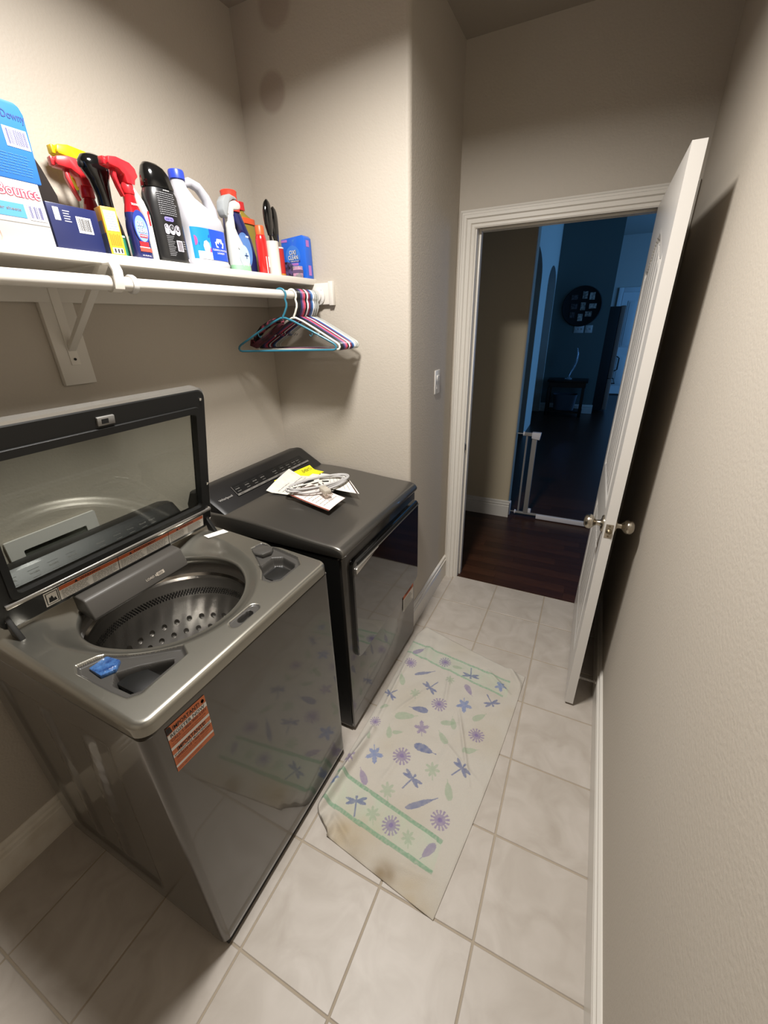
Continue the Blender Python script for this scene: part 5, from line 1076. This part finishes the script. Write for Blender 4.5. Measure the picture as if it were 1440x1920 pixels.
# colour print
base=np.array(lin('b1aba1')[:3]); Cc=np.tile(base,(NV,NU,1)).astype(float)
st=np.clip(n2(16,9)*1.4+.0,0,1)[...,None]; Cc=Cc*(1-st*.3)+np.array(lin('9a8c70')[:3])*st*.3
def stain(x,y,r,k,c='9b8457'):
    global Cc
    q=np.exp(-(((XW-x)**2+(YW-y)**2)/r**2))*(0.5+.9*np.abs(n2(60,int(x*99)%50))); q=np.clip(q*k,0,1)[...,None]; Cc=Cc*(1-q)+np.array(lin(c)[:3])*q
for s_ in((.95,.275,.05,.5),(1.02,.30,.05,.35),(1.11,.215,.03,.9,'6d5836'),(1.22,.20,.07,.45),(.92,.24,.05,.5),(1.38,1.0,.04,.25),(.94,.62,.04,.2),(1.05,.20,.2,.18),(1.0,.225,.035,.45,'7d683f'),(1.14,.215,.025,.6,'6d5836'),(.9,.34,.04,.2),(1.3,.9,.08,.15)): stain(*s_)
def mix(mask,hexc,k):
    global Cc
    w_=(np.clip(mask,0,1)*k)[...,None]; Cc=Cc*(1-w_)+np.array(lin(hexc)[:3])*w_
def lineband(a,b,w_,hexc,k):
    ex,ey=b[0]-a[0],b[1]-a[1]; L_=math.hypot(ex,ey); t=((XW-a[0])*ex+(YW-a[1])*ey)/L_**2; d=np.abs((XW-a[0])*-ey+(YW-a[1])*ex)/L_
    mix(((d<w_)&(t>-.25)&(t<1))*(.75+.5*n2(400,4)),hexc,k)
def between(a,b,c_,d_,hexc,k):
    def yl(p,q): return p[1]+(XW-p[0])*(q[1]-p[1])/(q[0]-p[0])
    lo=yl(a,b); hi=yl(c_,d_); mix(((YW>lo)&(YW<hi)&(XW<max(b[0],d_[0])))*(.6+.8*n2(120,5)),hexc,k)
between((.861,.32),(1.264,.281),(.798,.444),(1.265,.378),'a3b39c',.5); between((.829,1.158),(1.336,1.078),(.844,1.24),(1.352,1.177),'a3b39c',.5)
# underlying lighter noise
for a,b in(((.861,.32),(1.264,.281)),((.798,.444),(1.265,.378))): lineband(a,b,.0075,'5f8a6c',.85)
for a,b in(((.844,1.24),(1.352,1.177)),((.829,1.158),(1.336,1.078))): lineband(a,b,.0055,'6f967a',.8)
BL,PU,GR='3f5080','6d5b88','8a9a82'
for kd,x,y,r,a in MOT:
    dx,dy=XW-x,YW-y; X=( dx*math.cos(a)+dy*math.sin(a))/r; Y_=(-dx*math.sin(a)+dy*math.cos(a))/r; rad=np.hypot(X,Y_); th=np.arctan2(Y_,X)
    near=rad<1.6; tex=(.85+.3*n2(300,7))
    if kd=='F': mk=(rad<(.55+.42*(np.cos(14*th)>-.1)))&(rad<1.0); mix(mk*near*tex,PU,.72); mix((rad<.22)*1.0,'6d5c8c',.6)
    elif kd=='D':
        body=(np.abs(Y_)<.07+.05*(X<-.5))&(X>-.75)&(X<1.05)
        w_=np.zeros_like(X,bool)
        for sy in(1,-1):
            for t_,L_ in((.25,1.0),(-.28,.95)):
                px=X+.25; py=sy*Y_; c_,s_=math.cos(PI/2+t_),math.sin(PI/2+t_); qx=px*c_+py*s_; qy=-px*s_+py*c_; w_|=(((qx-.52*L_)/(.52*L_))**2+(qy/.15)**2<1)
        mix((body|w_)*tex,BL,.78)
    elif kd in 'Mmg':
        lobes=(.40+.60*np.abs(np.cos(2.5*th))**1.6+.06*np.cos(25*th))*(1+.12*np.cos(th)) if kd!='g' else .36+.5*np.abs(np.cos(3.5*th))**1.5
        mk=(rad<lobes*.95)|((np.abs(Y_)<.05)&(X<0)&(X>-1.15)); mix(mk*tex,{'M':'5a6f9e','m':PU,'g':GR}[kd],{'M':.8,'m':.7,'g':.7}[kd])
    else:
        hw=.42 if kd!='E' else .2
        sh_=np.sqrt(np.clip(1-X**2,0,1))*hw*(1-.25*X); mk=((np.abs(Y_)<sh_)&(np.abs(X)<1))|((np.abs(Y_)<.04)&(X>.9)&(X<1.4)); mix(mk*tex,{'E':BL,'B':BL,'P':PU,'G':GR}[kd],{'E':.72,'B':.8,'P':.68,'G':.75}[kd])
TOW=mat('towel_cotton','d9d2c4',.92,attr='print',bump=(420,.6,.002))
vt=np.stack([XW,YW,Zw],-1).reshape(-1,3); vb=vt.copy(); vb[:,2]=np.maximum(vb[:,2]-.0025,.0006)
idx=np.arange(NU*NV).reshape(NV,NU); f_=np.stack([idx[:-1,:-1],idx[:-1,1:],idx[1:,1:],idx[1:,:-1]],-1).reshape(-1,4)
N=NU*NV; brd=list(idx[0,:])+list(idx[1:,-1])+list(idx[-1,-2::-1])+list(idx[-2:0:-1,0]); brd=[int(b) for b in brd]
side=np.array([(brd[(i+1)%len(brd)],brd[i],brd[i]+N,brd[(i+1)%len(brd)]+N) for i in range(len(brd))])
Vall=np.concatenate([vt,vb]); Fall=np.concatenate([f_,(f_+N)[:,::-1],side])
me=bpy.data.meshes.new('floor_towel'); cen=np.array((1.09,.78,0)); me.from_pydata((Vall-cen).tolist(),[],Fall.tolist()); me.materials.append(TOW)
ca=me.color_attributes.new('print','FLOAT_COLOR','POINT'); cc=np.concatenate([Cc.reshape(-1,3)]*2); cc=np.concatenate([cc,np.ones((len(cc),1))],1); ca.data.foreach_set('color',cc.astype(np.float32).ravel())
me.polygons.foreach_set('use_smooth',np.ones(len(me.polygons),dtype=bool)); me.update()
tw=bpy.data.objects.new('floor_towel',me); COL.objects.link(tw); tw.location=tuple(cen); tag(tw,'worn white bath towel with blue dragonflies and purple daisies on the floor tiles','towel')
